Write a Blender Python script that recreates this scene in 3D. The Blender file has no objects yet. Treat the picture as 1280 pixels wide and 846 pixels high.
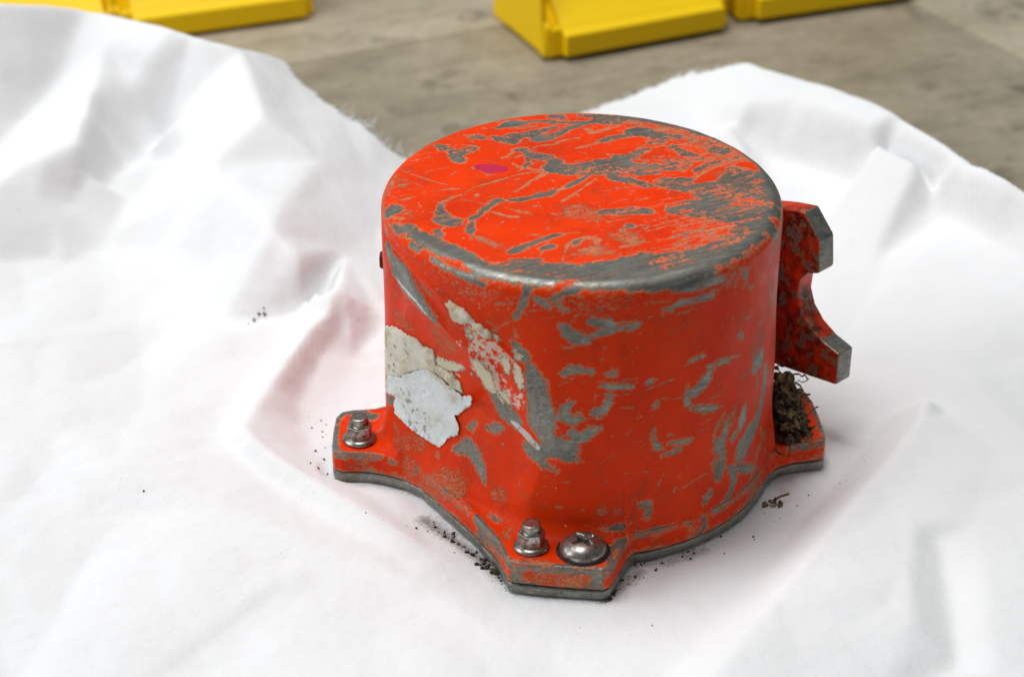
import bpy, bmesh, math, random
import numpy as np
from mathutils import Vector, Matrix
from mathutils.geometry import delaunay_2d_cdt
random.seed(7); rng=np.random.default_rng(7)
SC=bpy.context.scene
COL=SC.collection

# ---------------------------------------------------------------- camera
cam_d=bpy.data.cameras.new("camera"); cam=bpy.data.objects.new("camera",cam_d); COL.objects.link(cam)
cam.location=(-0.02603,-0.79275,0.50668)
cam.rotation_euler=(math.radians(90-29.718),0,0)
cam_d.sensor_width=36; cam_d.lens=83.07
cam_d.clip_start=.01; cam_d.clip_end=50
cam_d.dof.use_dof=True; cam_d.dof.focus_distance=0.895; cam_d.dof.aperture_fstop=10
SC.camera=cam
# ---------------------------------------------------------------- light: pale workshop, broad soft lamps
W=bpy.data.worlds.new("World"); SC.world=W; W.use_nodes=True
bg=W.node_tree.nodes["Background"]; bg.inputs[0].default_value=(.93,.97,1.0,1); bg.inputs[1].default_value=0.14
def area(name,loc,target,sx,sy,power,col):
    l=bpy.data.lights.new(name,'AREA'); l.shape='RECTANGLE'; l.size=sx; l.size_y=sy; l.energy=power; l.color=col
    o=bpy.data.objects.new(name,l); COL.objects.link(o); o.location=loc
    o.rotation_euler=(Vector(target)-Vector(loc)).to_track_quat('-Z','Y').to_euler(); return o
area("ceiling_lamp",(-.30,.22,1.90),(0,0,.03),1.2,1.0,34,(.98,.99,1.0))
area("window_light",(-1.9,-.25,1.10),(0,0,.03),1.2,1.0,18,(.93,.97,1))
vs=SC.view_settings; vs.view_transform='Standard'; vs.look='None'; vs.exposure=0.04; vs.gamma=1; vs.use_curve_mapping=False
SC.cycles.use_denoising=True

# ---------------------------------------------------------------- helpers
def tag(o,label,cat=None,group=None,kind=None):
    if label: o["label"]=label
    if cat: o["category"]=cat
    if group: o["group"]=group
    if kind: o["kind"]=kind
    return o
def empty(name,loc=(0,0,0),rz=0):
    o=bpy.data.objects.new(name,None); COL.objects.link(o); o.location=loc; o.rotation_euler=(0,0,rz); o.empty_display_size=.02; return o
def link(name,me,mat=None,parent=None,smooth=True):
    o=bpy.data.objects.new(name,me); COL.objects.link(o)
    if mat is not None and len(me.materials)==0: me.materials.append(mat)
    if smooth: me.polygons.foreach_set('use_smooth',np.ones(len(me.polygons),bool))
    if parent: o.parent=parent
    return o
def mesh_np(name,V,Fq):
    """V (n,3), Fq (m,k) arrays"""
    me=bpy.data.meshes.new(name); V=np.asarray(V,np.float32); Fq=np.asarray(Fq,np.int32)
    me.vertices.add(len(V)); me.vertices.foreach_set('co',V.ravel())
    m,k=Fq.shape; me.loops.add(m*k); me.loops.foreach_set('vertex_index',Fq.ravel())
    me.polygons.add(m); me.polygons.foreach_set('loop_start',np.arange(m,dtype=np.int32)*k)
    me.update(calc_edges=True); me.validate(); return me
def from_bm(name,bm,mat,parent=None,smooth=False,bevel=0,seg=2,angle=35):
    bmesh.ops.recalc_face_normals(bm,faces=bm.faces[:])
    me=bpy.data.meshes.new(name); bm.to_mesh(me); bm.free()
    o=link(name,me,mat,parent,smooth)
    if bevel:
        b=o.modifiers.new("bevel",'BEVEL'); b.width=bevel; b.segments=seg; b.limit_method='ANGLE'; b.angle_limit=math.radians(angle)
        w=o.modifiers.new("wn",'WEIGHTED_NORMAL'); w.keep_sharp=True
        me.polygons.foreach_set('use_smooth',np.ones(len(me.polygons),bool))
    return o
def prism(bm,poly,fn,t0,t1):
    """extrude a 2D polygon between two levels; fn(u,v,t)->xyz"""
    a=[bm.verts.new(fn(u,v,t0)) for u,v in poly]; b=[bm.verts.new(fn(u,v,t1)) for u,v in poly]
    n=len(poly); fs=[bm.faces.new(a[::-1]),bm.faces.new(b)]
    for i in range(n): fs.append(bm.faces.new((a[i],a[(i+1)%n],b[(i+1)%n],b[i])))
    return fs
def lathe(bm,prof,n=32,jit=0,fn=None):
    rows=[]
    for r,z in prof:
        if r<1e-7: rows.append([bm.verts.new((0,0,z))])
        else: rows.append([bm.verts.new((r*math.cos(2*math.pi*i/n),r*math.sin(2*math.pi*i/n),z)) for i in range(n)])
    for a,b in zip(rows[:-1],rows[1:]):
        for i in range(n):
            j=(i+1)%n
            if len(a)==1 and len(b)==1: continue
            if len(a)==1: bm.faces.new((a[0],b[i],b[j]))
            elif len(b)==1: bm.faces.new((a[i],a[j],b[0]))
            else: bm.faces.new((a[i],a[j],b[j],b[i]))
def hsh(a): return (np.sin(a*127.1+311.7)*43758.5453)%1
def vnoise(x,y,z=0*1.0,seed=0):
    """cheap smooth value noise in numpy"""
    x=np.asarray(x,float);y=np.asarray(y,float);z=np.zeros_like(x)+z
    xi,yi,zi=np.floor(x),np.floor(y),np.floor(z); xf,yf,zf=x-xi,y-yi,z-zi
    xf,yf,zf=[t*t*(3-2*t) for t in(xf,yf,zf)]
    out=0
    for dx in(0,1):
        for dy in(0,1):
            for dz in(0,1):
                h=hsh((xi+dx)*1.0+(yi+dy)*57.0+(zi+dz)*113.0+seed*17.3)
                out=out+h*(xf if dx else 1-xf)*(yf if dy else 1-yf)*(zf if dz else 1-zf)
    return out*2-1

# ---------------------------------------------------------------- materials
def srgb(r,g,b):
    f=lambda c:((c/255+.055)/1.055)**2.4 if c>10 else c/255/12.92
    return (f(r),f(g),f(b),1)
class NT:
    def __init__(s,name):
        s.m=bpy.data.materials.new(name); s.m.use_nodes=True; s.t=s.m.node_tree; s.t.nodes.clear()
        s.out=s.n('ShaderNodeOutputMaterial'); s.b=s.n('ShaderNodeBsdfPrincipled'); s.l(s.b.outputs[0],s.out.inputs[0])
        s.co=s.n('ShaderNodeTexCoord').outputs['Object']
    def n(s,t,**k):
        o=s.t.nodes.new(t)
        for a,v in k.items(): setattr(o,a,v)
        return o
    def l(s,a,b): s.t.links.new(a,b)
    def put(s,sock,v):
        if hasattr(v,'is_linked') or isinstance(v,bpy.types.NodeSocket): s.l(v,sock)
        else: sock.default_value=v
    def noise(s,scale,detail=3,rough=.55,vec=None,dist=0):
        o=s.n('ShaderNodeTexNoise'); o.inputs['Scale'].default_value=scale; o.inputs['Detail'].default_value=detail; o.inputs['Roughness'].default_value=rough; o.inputs['Distortion'].default_value=dist
        s.l(vec or s.co,o.inputs['Vector']); return o.outputs['Fac']
    def mapping(s,scale=(1,1,1),rot=(0,0,0),vec=None):
        o=s.n('ShaderNodeMapping'); o.inputs['Scale'].default_value=scale; o.inputs['Rotation'].default_value=rot; s.l(vec or s.co,o.inputs['Vector']); return o.outputs[0]
    def streak(s,ang,along,across,detail=4,rough=.65,tilt=0.0):
        v=s.mapping((1,1,1),(tilt,0,-ang)); v=s.mapping((along,across,across),(0,0,0),v); return s.noise(1.0,detail,rough,v)
    def attr(s,name):
        o=s.n('ShaderNodeAttribute'); o.attribute_name=name; return o.outputs['Fac']
    def math(s,op,a,b=0.0,c=None,clamp=False):
        o=s.n('ShaderNodeMath',operation=op,use_clamp=clamp); s.put(o.inputs[0],a); s.put(o.inputs[1],b)
        if c is not None: s.put(o.inputs[2],c)
        return o.outputs[0]
    def rng(s,v,a,b,c=0.0,d=1.0):
        o=s.n('ShaderNodeMapRange'); o.clamp=True
        s.put(o.inputs[0],v)
        for i,x in enumerate((a,b,c,d)): s.put(o.inputs[i+1],x)
        return o.outputs[0]
    def mix(s,f,a,b,mode='MIX'):
        o=s.n('ShaderNodeMix',data_type='RGBA',blend_type=mode); s.put(o.inputs[0],f)
        ia,ib=o.inputs[6],o.inputs[7]; s.put(ia,a); s.put(ib,b); return o.outputs[2]
    def mixf(s,f,a,b):
        o=s.n('ShaderNodeMix',data_type='FLOAT'); s.put(o.inputs[0],f); s.put(o.inputs[2],a); s.put(o.inputs[3],b); return o.outputs[0]
    def set(s,**k):
        for a,v in k.items(): s.put(s.b.inputs[a.replace('_',' ')],v)
    def bump(s,h,dist,strength=1.0,normal=None):
        o=s.n('ShaderNodeBump'); o.inputs['Distance'].default_value=dist; o.inputs['Strength'].default_value=strength; s.l(h,o.inputs['Height'])
        if normal is not None: s.l(normal,o.inputs['Normal'])
        return o.outputs[0]

RED_A,RED_B=(.84,.046,.0005,1),(.74,.032,.0005,1)
def bare_metal(t):
    """colour and roughness of worn bare aluminium"""
    st=t.streak(.47,60,700,6,.75); sm=t.noise(60,5,.65)
    fine=t.noise(900,3,.6); blot=t.noise(130,5,.7)
    c=t.mix(t.rng(sm,.3,.7),srgb(100,103,99),srgb(140,140,133))
    c=t.mix(t.math('MULTIPLY',t.rng(st,.5,.68),.60),c,srgb(176,168,150))
    c=t.mix(t.math('MULTIPLY',t.rng(st,.48,.32),.5),c,srgb(72,74,71))
    c=t.mix(t.math('MULTIPLY',t.rng(blot,.50,.70),.55),c,srgb(140,124,98))
    return c,t.rng(st,.3,.7,.50,.34),fine
def mat_housing():
    t=NT("worn_red_paint")
    wear,scr,spk,vsp,wht,brn,prp=[t.attr(n) for n in('wear','scr','spk','vsp','wht','brn','prp')]
    n1=t.noise(420,6,.72); n2=t.noise(1700,3,.6); st=t.streak(.47,70,900,5,.72); st2=t.streak(-.5,110,1100,5,.7,.9)
    stv=t.streak(.40,140,1900,4,.72); stw=t.streak(-.9,160,2100,4,.72,.7)
    jit=t.math('ADD',t.math('MULTIPLY',t.math('SUBTRACT',n1,.5),3.6),t.math('MULTIPLY',t.math('SUBTRACT',n2,.5),2.4))
    jit=t.math('ADD',jit,t.math('MULTIPLY',t.math('SUBTRACT',st,.5),5.0))
    jit=t.math('ADD',jit,t.math('MULTIPLY',t.math('SUBTRACT',st2,.5),2.6))
    w=t.math('ADD',t.math('MINIMUM',wear,1.1),jit)
    metal=t.rng(w,-.10,.14)
    prim=t.math('MULTIPLY',t.rng(w,-1.0,-.15),.90)
    s_=t.math('MULTIPLY',t.rng(t.math('ADD',t.math('SUBTRACT',scr,.10),t.math('MULTIPLY',jit,.50)),-.12,.22),t.rng(n1,.36,.56,.15,.9))
    amt=t.rng(spk,-.5,3.5)
    thr=t.math('SUBTRACT',.685,t.math('MULTIPLY',amt,.14))
    clus=t.math('MULTIPLY',t.rng(t.noise(38,3,.6),.40,.64),.075)
    sp=t.rng(t.math('SUBTRACT',t.math('MAXIMUM',stv,stw),t.math('SUBTRACT',thr,clus)),0,.035)
    sp2=t.rng(t.math('SUBTRACT',n2,t.math('SUBTRACT',.74,t.math('MULTIPLY',amt,.09))),0,.03)
    sp=t.math('MAXIMUM',sp,sp2)
    # paint
    pn=t.noise(45,3,.5); paint=t.mix(t.rng(pn,.3,.7),RED_A,RED_B)
    paint=t.mix(t.math('MULTIPLY',t.rng(t.noise(260,4,.6),.55,.8),.22),paint,(.42,.05,.012,1))
    paint=t.mix(t.math('MULTIPLY',t.rng(t.noise(28,5,.7),.50,.68),.45),paint,(.50,.024,.003,1))
    paint=t.mix(t.math('MULTIPLY',t.rng(t.math('ADD',t.noise(75,6,.75),t.math('MULTIPLY',t.noise(620,3),.35)),.74,.86),.5),paint,(.30,.045,.016,1))
    scol=t.mix(t.rng(n1,.35,.65),srgb(232,134,84),srgb(160,134,104))
    c=t.mix(t.math('MULTIPLY',sp,.85),paint,scol)
    c=t.mix(t.math('MULTIPLY',s_,.92),c,scol)
    c=t.mix(prim,c,t.mix(t.rng(n1,.38,.62),srgb(216,142,98),srgb(172,146,116)))
    mc,mr,mf=bare_metal(t)
    c=t.mix(metal,c,mc)
    b_=t.rng(t.math('ADD',brn,t.math('MULTIPLY',jit,.25)),-.1,.3)
    c=t.mix(b_,c,srgb(196,196,192))
    va=t.rng(vsp,-2,2.5)
    vf=t.rng(t.math('SUBTRACT',t.noise(520,4,.7),t.math('SUBTRACT',.68,t.math('MULTIPLY',va,.24))),0,.04)
    vcol=t.mix(n1,srgb(214,204,178),srgb(222,178,168))
    c=t.mix(vf,c,vcol)
    wf=t.rng(t.math('ADD',wht,t.math('MULTIPLY',jit,1.3)),-.3,.5)
    c=t.mix(wf,c,t.mix(n1,srgb(226,217,196),srgb(196,184,150)))
    pf=t.rng(prp,-.05,.08); c=t.mix(pf,c,srgb(188,44,74))
    # settled dust in patches
    du=t.math('MULTIPLY',t.rng(t.noise(90,6,.75),.60,.80),.10); c=t.mix(du,c,srgb(150,118,88))
    t.set(Base_Color=c); t.b.inputs['Specular IOR Level'].default_value=.09
    bare=t.math('MAXIMUM',metal,t.math('MULTIPLY',s_,.7))
    rough=t.mixf(metal,t.rng(t.noise(120,3),.3,.7,.33,.5),mr); rough=t.mixf(t.math('MAXIMUM',wf,vf),rough,.8); rough=t.mixf(b_,rough,.25)
    t.set(Roughness=rough,Metallic=t.math('MULTIPLY',t.math('SUBTRACT',metal,t.math('MAXIMUM',wf,vf),clamp=True),.6))
    h=t.math('SUBTRACT',1.0,bare); h=t.math('ADD',h,t.math('MULTIPLY',wf,2.0)); h=t.math('ADD',h,t.math('MULTIPLY',n2,.35)); h=t.math('SUBTRACT',h,t.math('MULTIPLY',sp,.5))
    nb=t.bump(h,.00030,.9); nb=t.bump(t.noise(55,3),.0012,.25,nb)
    t.set(Normal=nb); return t.m
def mat_painted_part(name,thr=.60):
    t=NT(name); n1=t.noise(230,5,.65); n2=t.noise(900,3); st=t.noise(120,3,.6)
    w=t.math('ADD',t.math('MULTIPLY',n1,.7),t.math('MULTIPLY',st,.3))
    metal=t.rng(w,thr-.01,thr+.01); prim=t.rng(w,thr-.05,thr-.015)
    c=t.mix(st,RED_A,RED_B); c=t.mix(t.math('MULTIPLY',t.rng(t.noise(120,6,.7),.36,.58),.92),c,(.035,.014,.010,1))  # dark mottling: bracket grime, plus the inner face's shade put into the colour
    c=t.mix(t.math('MULTIPLY',prim,.8),c,srgb(160,118,82)); mc,mr,_=bare_metal(t); c=t.mix(metal,c,mc)
    t.set(Base_Color=c,Roughness=t.mixf(metal,.45,mr),Metallic=t.math('MULTIPLY',metal,.45),Normal=t.bump(t.math('ADD',t.math('SUBTRACT',1.0,metal),t.math('MULTIPLY',n2,.4)),.0002,.7)); return t.m
def mat_bare(name,dark=0.0,metallic=.6):
    t=NT(name); c,r,f=bare_metal(t); g=t.noise(220,5,.7)
    c=t.mix(t.math('MULTIPLY',t.rng(g,.5,.72),.55+dark),c,srgb(58,52,44))
    t.set(Base_Color=c,Roughness=r,Metallic=metallic,Normal=t.bump(t.math('ADD',f,g),.00025,.6)); return t.m
def mat_steel(name,warm=0):
    t=NT(name); g=t.noise(420,5,.7); h=t.noise(90,3)
    c=t.mix(t.rng(h,.3,.7),srgb(190,186,180),srgb(150,144,138))
    c=t.mix(t.math('MULTIPLY',t.rng(g,.45,.64),.85),c,srgb(70,55,40))
    if warm: c=t.mix(t.math('MULTIPLY',t.rng(t.noise(160,4),.5,.65),.7),c,srgb(160,122,66))
    t.set(Base_Color=c,Metallic=.92,Roughness=t.rng(g,.35,.7,.22,.55),Normal=t.bump(g,.00015,.5)); return t.m
def mat_simple(name,ca,cb,scale,rough=.7,bump=.0002,spec=.3):
    t=NT(name); n=t.noise(scale,5,.65); t.set(Base_Color=t.mix(t.rng(n,.35,.65),ca,cb),Roughness=rough,Normal=t.bump(n,bump,.8)); t.b.inputs['Specular IOR Level'].default_value=spec; return t.m
def mat_film(name,ca,cb,dirt):
    t=NT(name); n=t.noise(260,5,.7); n2=t.noise(110,4,.6)
    c=t.mix(t.rng(n2,.35,.7),ca,cb)
    c=t.mix(t.math('MULTIPLY',t.rng(t.math('ADD',n,t.math('MULTIPLY',t.noise(55,2),.9)),1.0,1.16),.75*dirt),c,srgb(176,156,118)); c=t.mix(t.math('MULTIPLY',t.rng(t.math('ADD',t.noise(420,4,.7),t.math('MULTIPLY',t.noise(70,2),.6)),.93,1.02),.9*dirt),c,srgb(96,80,52))
    t.set(Base_Color=c,Roughness=.62,Normal=t.bump(t.math('ADD',n,n2),.0008,.9)); return t.m
def mat_cloth():
    t=NT("white_cotton"); n=t.noise(9,3); weave=t.noise(1600,2,.6); soft=t.noise(38,4,.55)
    c=t.mix(t.rng(n,.3,.7),(.80,.80,.80,1),(.77,.77,.765,1))
    c=t.mix(t.math('MULTIPLY',t.rng(t.noise(26,5,.7),.58,.78),.14),c,srgb(190,178,160))
    c=t.mix(t.math('MULTIPLY',t.rng(t.noise(420,3,.6),.76,.80),.5),c,srgb(120,110,100))
    so=t.attr('soil'); sn=t.noise(700,5,.75); c=t.mix(t.math('MULTIPLY',t.rng(t.math('ADD',so,t.math('MULTIPLY',t.math('SUBTRACT',sn,.5),1.6)),.15,1.0),.75),c,srgb(104,94,80))
    t.set(Base_Color=c,Roughness=.9); t.b.inputs['Specular IOR Level'].default_value=.15
    nb=t.bump(soft,.005,.3); cr=t.noise(150,4,.6); nb=t.bump(cr,.0007,.25,nb); t.set(Normal=t.bump(weave,.00012,.4,nb)); return t.m
def mat_bench(name,ca,cb,cc):
    t=NT(name); g=t.streak(.45,9,34,6,.7); b=t.noise(8,6,.7); f=t.noise(90,5,.75); k=t.noise(26,5,.7)
    c=t.mix(t.rng(b,.32,.68),ca,cb); c=t.mix(t.math('MULTIPLY',t.rng(g,.48,.70),.6),c,cc)
    c=t.mix(t.math('MULTIPLY',t.rng(k,.56,.70),.75),c,srgb(84,76,62)); c=t.mix(t.math('MULTIPLY',t.rng(f,.4,.7),.35),c,cc)
    t.set(Base_Color=c,Roughness=.6,Normal=t.bump(f,.0008,.5)); return t.m
def mat_plastic(name,ca,cb):
    t=NT(name); n=t.noise(30,3); t.set(Base_Color=t.mix(n,ca,cb),Roughness=.5,Normal=t.bump(t.noise(500,2),.0001,.4)); t.b.inputs['Specular IOR Level'].default_value=.25; return t.m
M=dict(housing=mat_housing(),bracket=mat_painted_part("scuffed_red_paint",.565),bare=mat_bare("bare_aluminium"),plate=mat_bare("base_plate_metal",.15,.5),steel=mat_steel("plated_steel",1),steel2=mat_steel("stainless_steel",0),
 film=mat_film('grimy_white_film',srgb(224,230,232),srgb(212,212,204),.75),putty=mat_film('beige_residue',srgb(220,215,200),srgb(200,190,166),1.05),cloth=mat_cloth(),bench=mat_bench("worn_bench_top",srgb(172,162,141),srgb(138,128,108),srgb(106,97,80)),ledge=mat_bench("pale_bench_ledge",srgb(188,178,156),srgb(164,153,131),srgb(126,116,96)),
 yellow=mat_plastic("yellow_plastic",(.95,.64,.001,1),(.92,.59,.001,1)),dirt=mat_simple("dark_soil",srgb(40,35,28),srgb(82,72,54),900,.95),litter=mat_simple("dry_leaf_litter",srgb(52,46,34),srgb(132,114,80),500,.9),tab=mat_simple("dark_red_paint",(.09,.008,.006,1),(.15,.015,.01,1),300,.5),
 black=mat_simple("black_recess",(.01,.01,.01,1),(.03,.028,.025,1),500,.8),floor=mat_simple("dark_floor",(.03,.035,.035,1),(.05,.05,.05,1),20,.8))
# ---------------------------------------------------------------- canister shape (metres)
R0, HT, RF = 0.075, 0.11723, 0.0055        # radius, height, rim fillet
ZP, ZF = 0.0045, 0.0138                    # top of base plate, top of flange
OUTL = [(-76.5,-20.2),(-84,-18.2),(-92.5,-18.3),(-95.3,-16.6),(-96.4,-12),(-96.6,-2),(-96.2,8),(-94.6,11.6),(-91,13),(-82,14.2),(-77,16.6),
        (-73.5,21)] + [(75.9*math.cos(math.radians(t)),75.9*math.sin(math.radians(t))) for t in range(160,109,-6)] + \
       [(-20,76),(-12,92),(-7,97),(26,93),(30,80),(36,68)] + \
       [(75.9*math.cos(math.radians(t)),75.9*math.sin(math.radians(t))) for t in range(58,29,-5)] + \
       [(70,32),(78,30.5),(89,30),(93.2,27.5),(95.2,20),(96.6,8),(97.3,-5.5),(96.2,-9.2),(92,-10.4),(84.6,-12),(77.8,-15.4),(73.3,-21)] + \
       [(75.8*math.cos(math.radians(t)),75.8*math.sin(math.radians(t))) for t in range(-20,-74,-5)] + \
       [(19.2,-73.2),(16.4,-77.5),(11.2,-91),(9.2,-95.4),(6.4,-97),(-10,-95),(-24.5,-92.6),(-27.4,-91.2),(-29,-86),(-31,-79.5),(-36,-70),(-41.5,-60),
        (-50.4,-46.2),(-57,-36),(-62,-29),(-68.5,-23.8)]
_ot = np.unwrap(np.array([math.atan2(y,x) for x,y in OUTL]))
_or = np.array([math.hypot(x,y) for x,y in OUTL])/1000
def outline(th):
    # exact polar radius of the outline polygon along direction th
    th=np.asarray(th,float); out=np.zeros_like(th)
    P=np.array(OUTL)/1000; Q=np.roll(P,-1,0)
    c,s=np.cos(th),np.sin(th)
    for (ax,ay),(bx,by) in zip(P,Q):
        dx,dy=bx-ax,by-ay
        den=c*dy-s*dx
        with np.errstate(divide='ignore',invalid='ignore'):
            t=(ax*dy-ay*dx)/den; u=(ax*s-ay*c)/den
        ok=(np.abs(den)>1e-9)&(t>0)&(u>=-1e-6)&(u<=1+1e-6)
        out=np.where(ok&(t>out),t,out)
    return out
def sst(a,b,x):
    t=np.clip((x-a)/(b-a),0,1); return t*t*(3-2*t)
# crease of the big dent: angle (deg) -> height
CR_T=np.array([-230,-186,-175,-165,-150,-137,-126,-116,-108,-104,-99.5,-98.,-96.])
CR_Z=np.array([.112,.1105,.110,.1094,.1078,.1032,.098,.092,.083,.071,.057,.045,0.])
def seg_d(a,z,pts):
    best=np.full(np.shape(a),1.0)
    for (a0,z0),(a1,z1) in zip(pts[:-1],pts[1:]):
        dx,dz=a1-a0,z1-z0; L=dx*dx+dz*dz
        t=np.clip(((a-a0)*dx+(z-z0)*dz)/L,0,1)
        best=np.minimum(best,np.hypot(a-a0-t*dx,z-z0-t*dz))
    return best
def wall(th,z):
    """radius of the dented wall; th in radians"""
    d=np.degrees(th); d=(d+270)%360-270          # -270..90
    zc=np.interp(d,CR_T,CR_Z)
    inside=np.where((d>-200)&(d<-88),zc-z,-1.0)
    k=sst(0,.05,z); half=27.5+5*k; cen=-138+4*k  # the dent is a flat chord across the wall
    flat=np.maximum(0,R0-R0*np.cos(np.radians(half))/np.maximum(np.cos(np.radians(d-cen)),.2))
    flat=flat*sst(-175,-160,d)*sst(-95,-112,d)
    dep=flat*sst(0,.040,inside)
    stepw=sst(-172,-158,d)*sst(-104,-116,d)
    dep=np.maximum(dep,.0046*sst(-.0002,.0013,inside)*stepw)-.0007*np.exp(-((inside+.0012)/.0012)**2)*stepw
    # gouges
    a=np.radians(d)*R0
    g1=seg_d(a,z,[(math.radians(-172)*R0,.1075),(math.radians(-162)*R0,.1045),(math.radians(-150)*R0,.0982),(math.radians(-136)*R0,.0895)])
    dep=dep+.0013*np.exp(-(g1/.0028)**2)
    g2=seg_d(a,z,[(math.radians(-117)*R0,.076),(math.radians(-110)*R0,.0605),(math.radians(-103)*R0,.0505)])
    dep=dep+.0012*np.exp(-(g2/.0042)**2)
    bul=.0009*np.exp(-(seg_d(a,z,[(math.radians(-100)*R0,.072),(math.radians(-95)*R0,.048)])/.006)**2)
    fl=.0009*sst(.03,.010,z)                      # slight flare at the foot
    und=.00025*np.sin(d*.11+z*60)+.0002*np.sin(d*.23-z*90+1)
    return R0-dep+bul+fl*sst(-112,-100,d)*(d<0)+und*sst(HT-.004,HT-.02,z)
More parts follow.
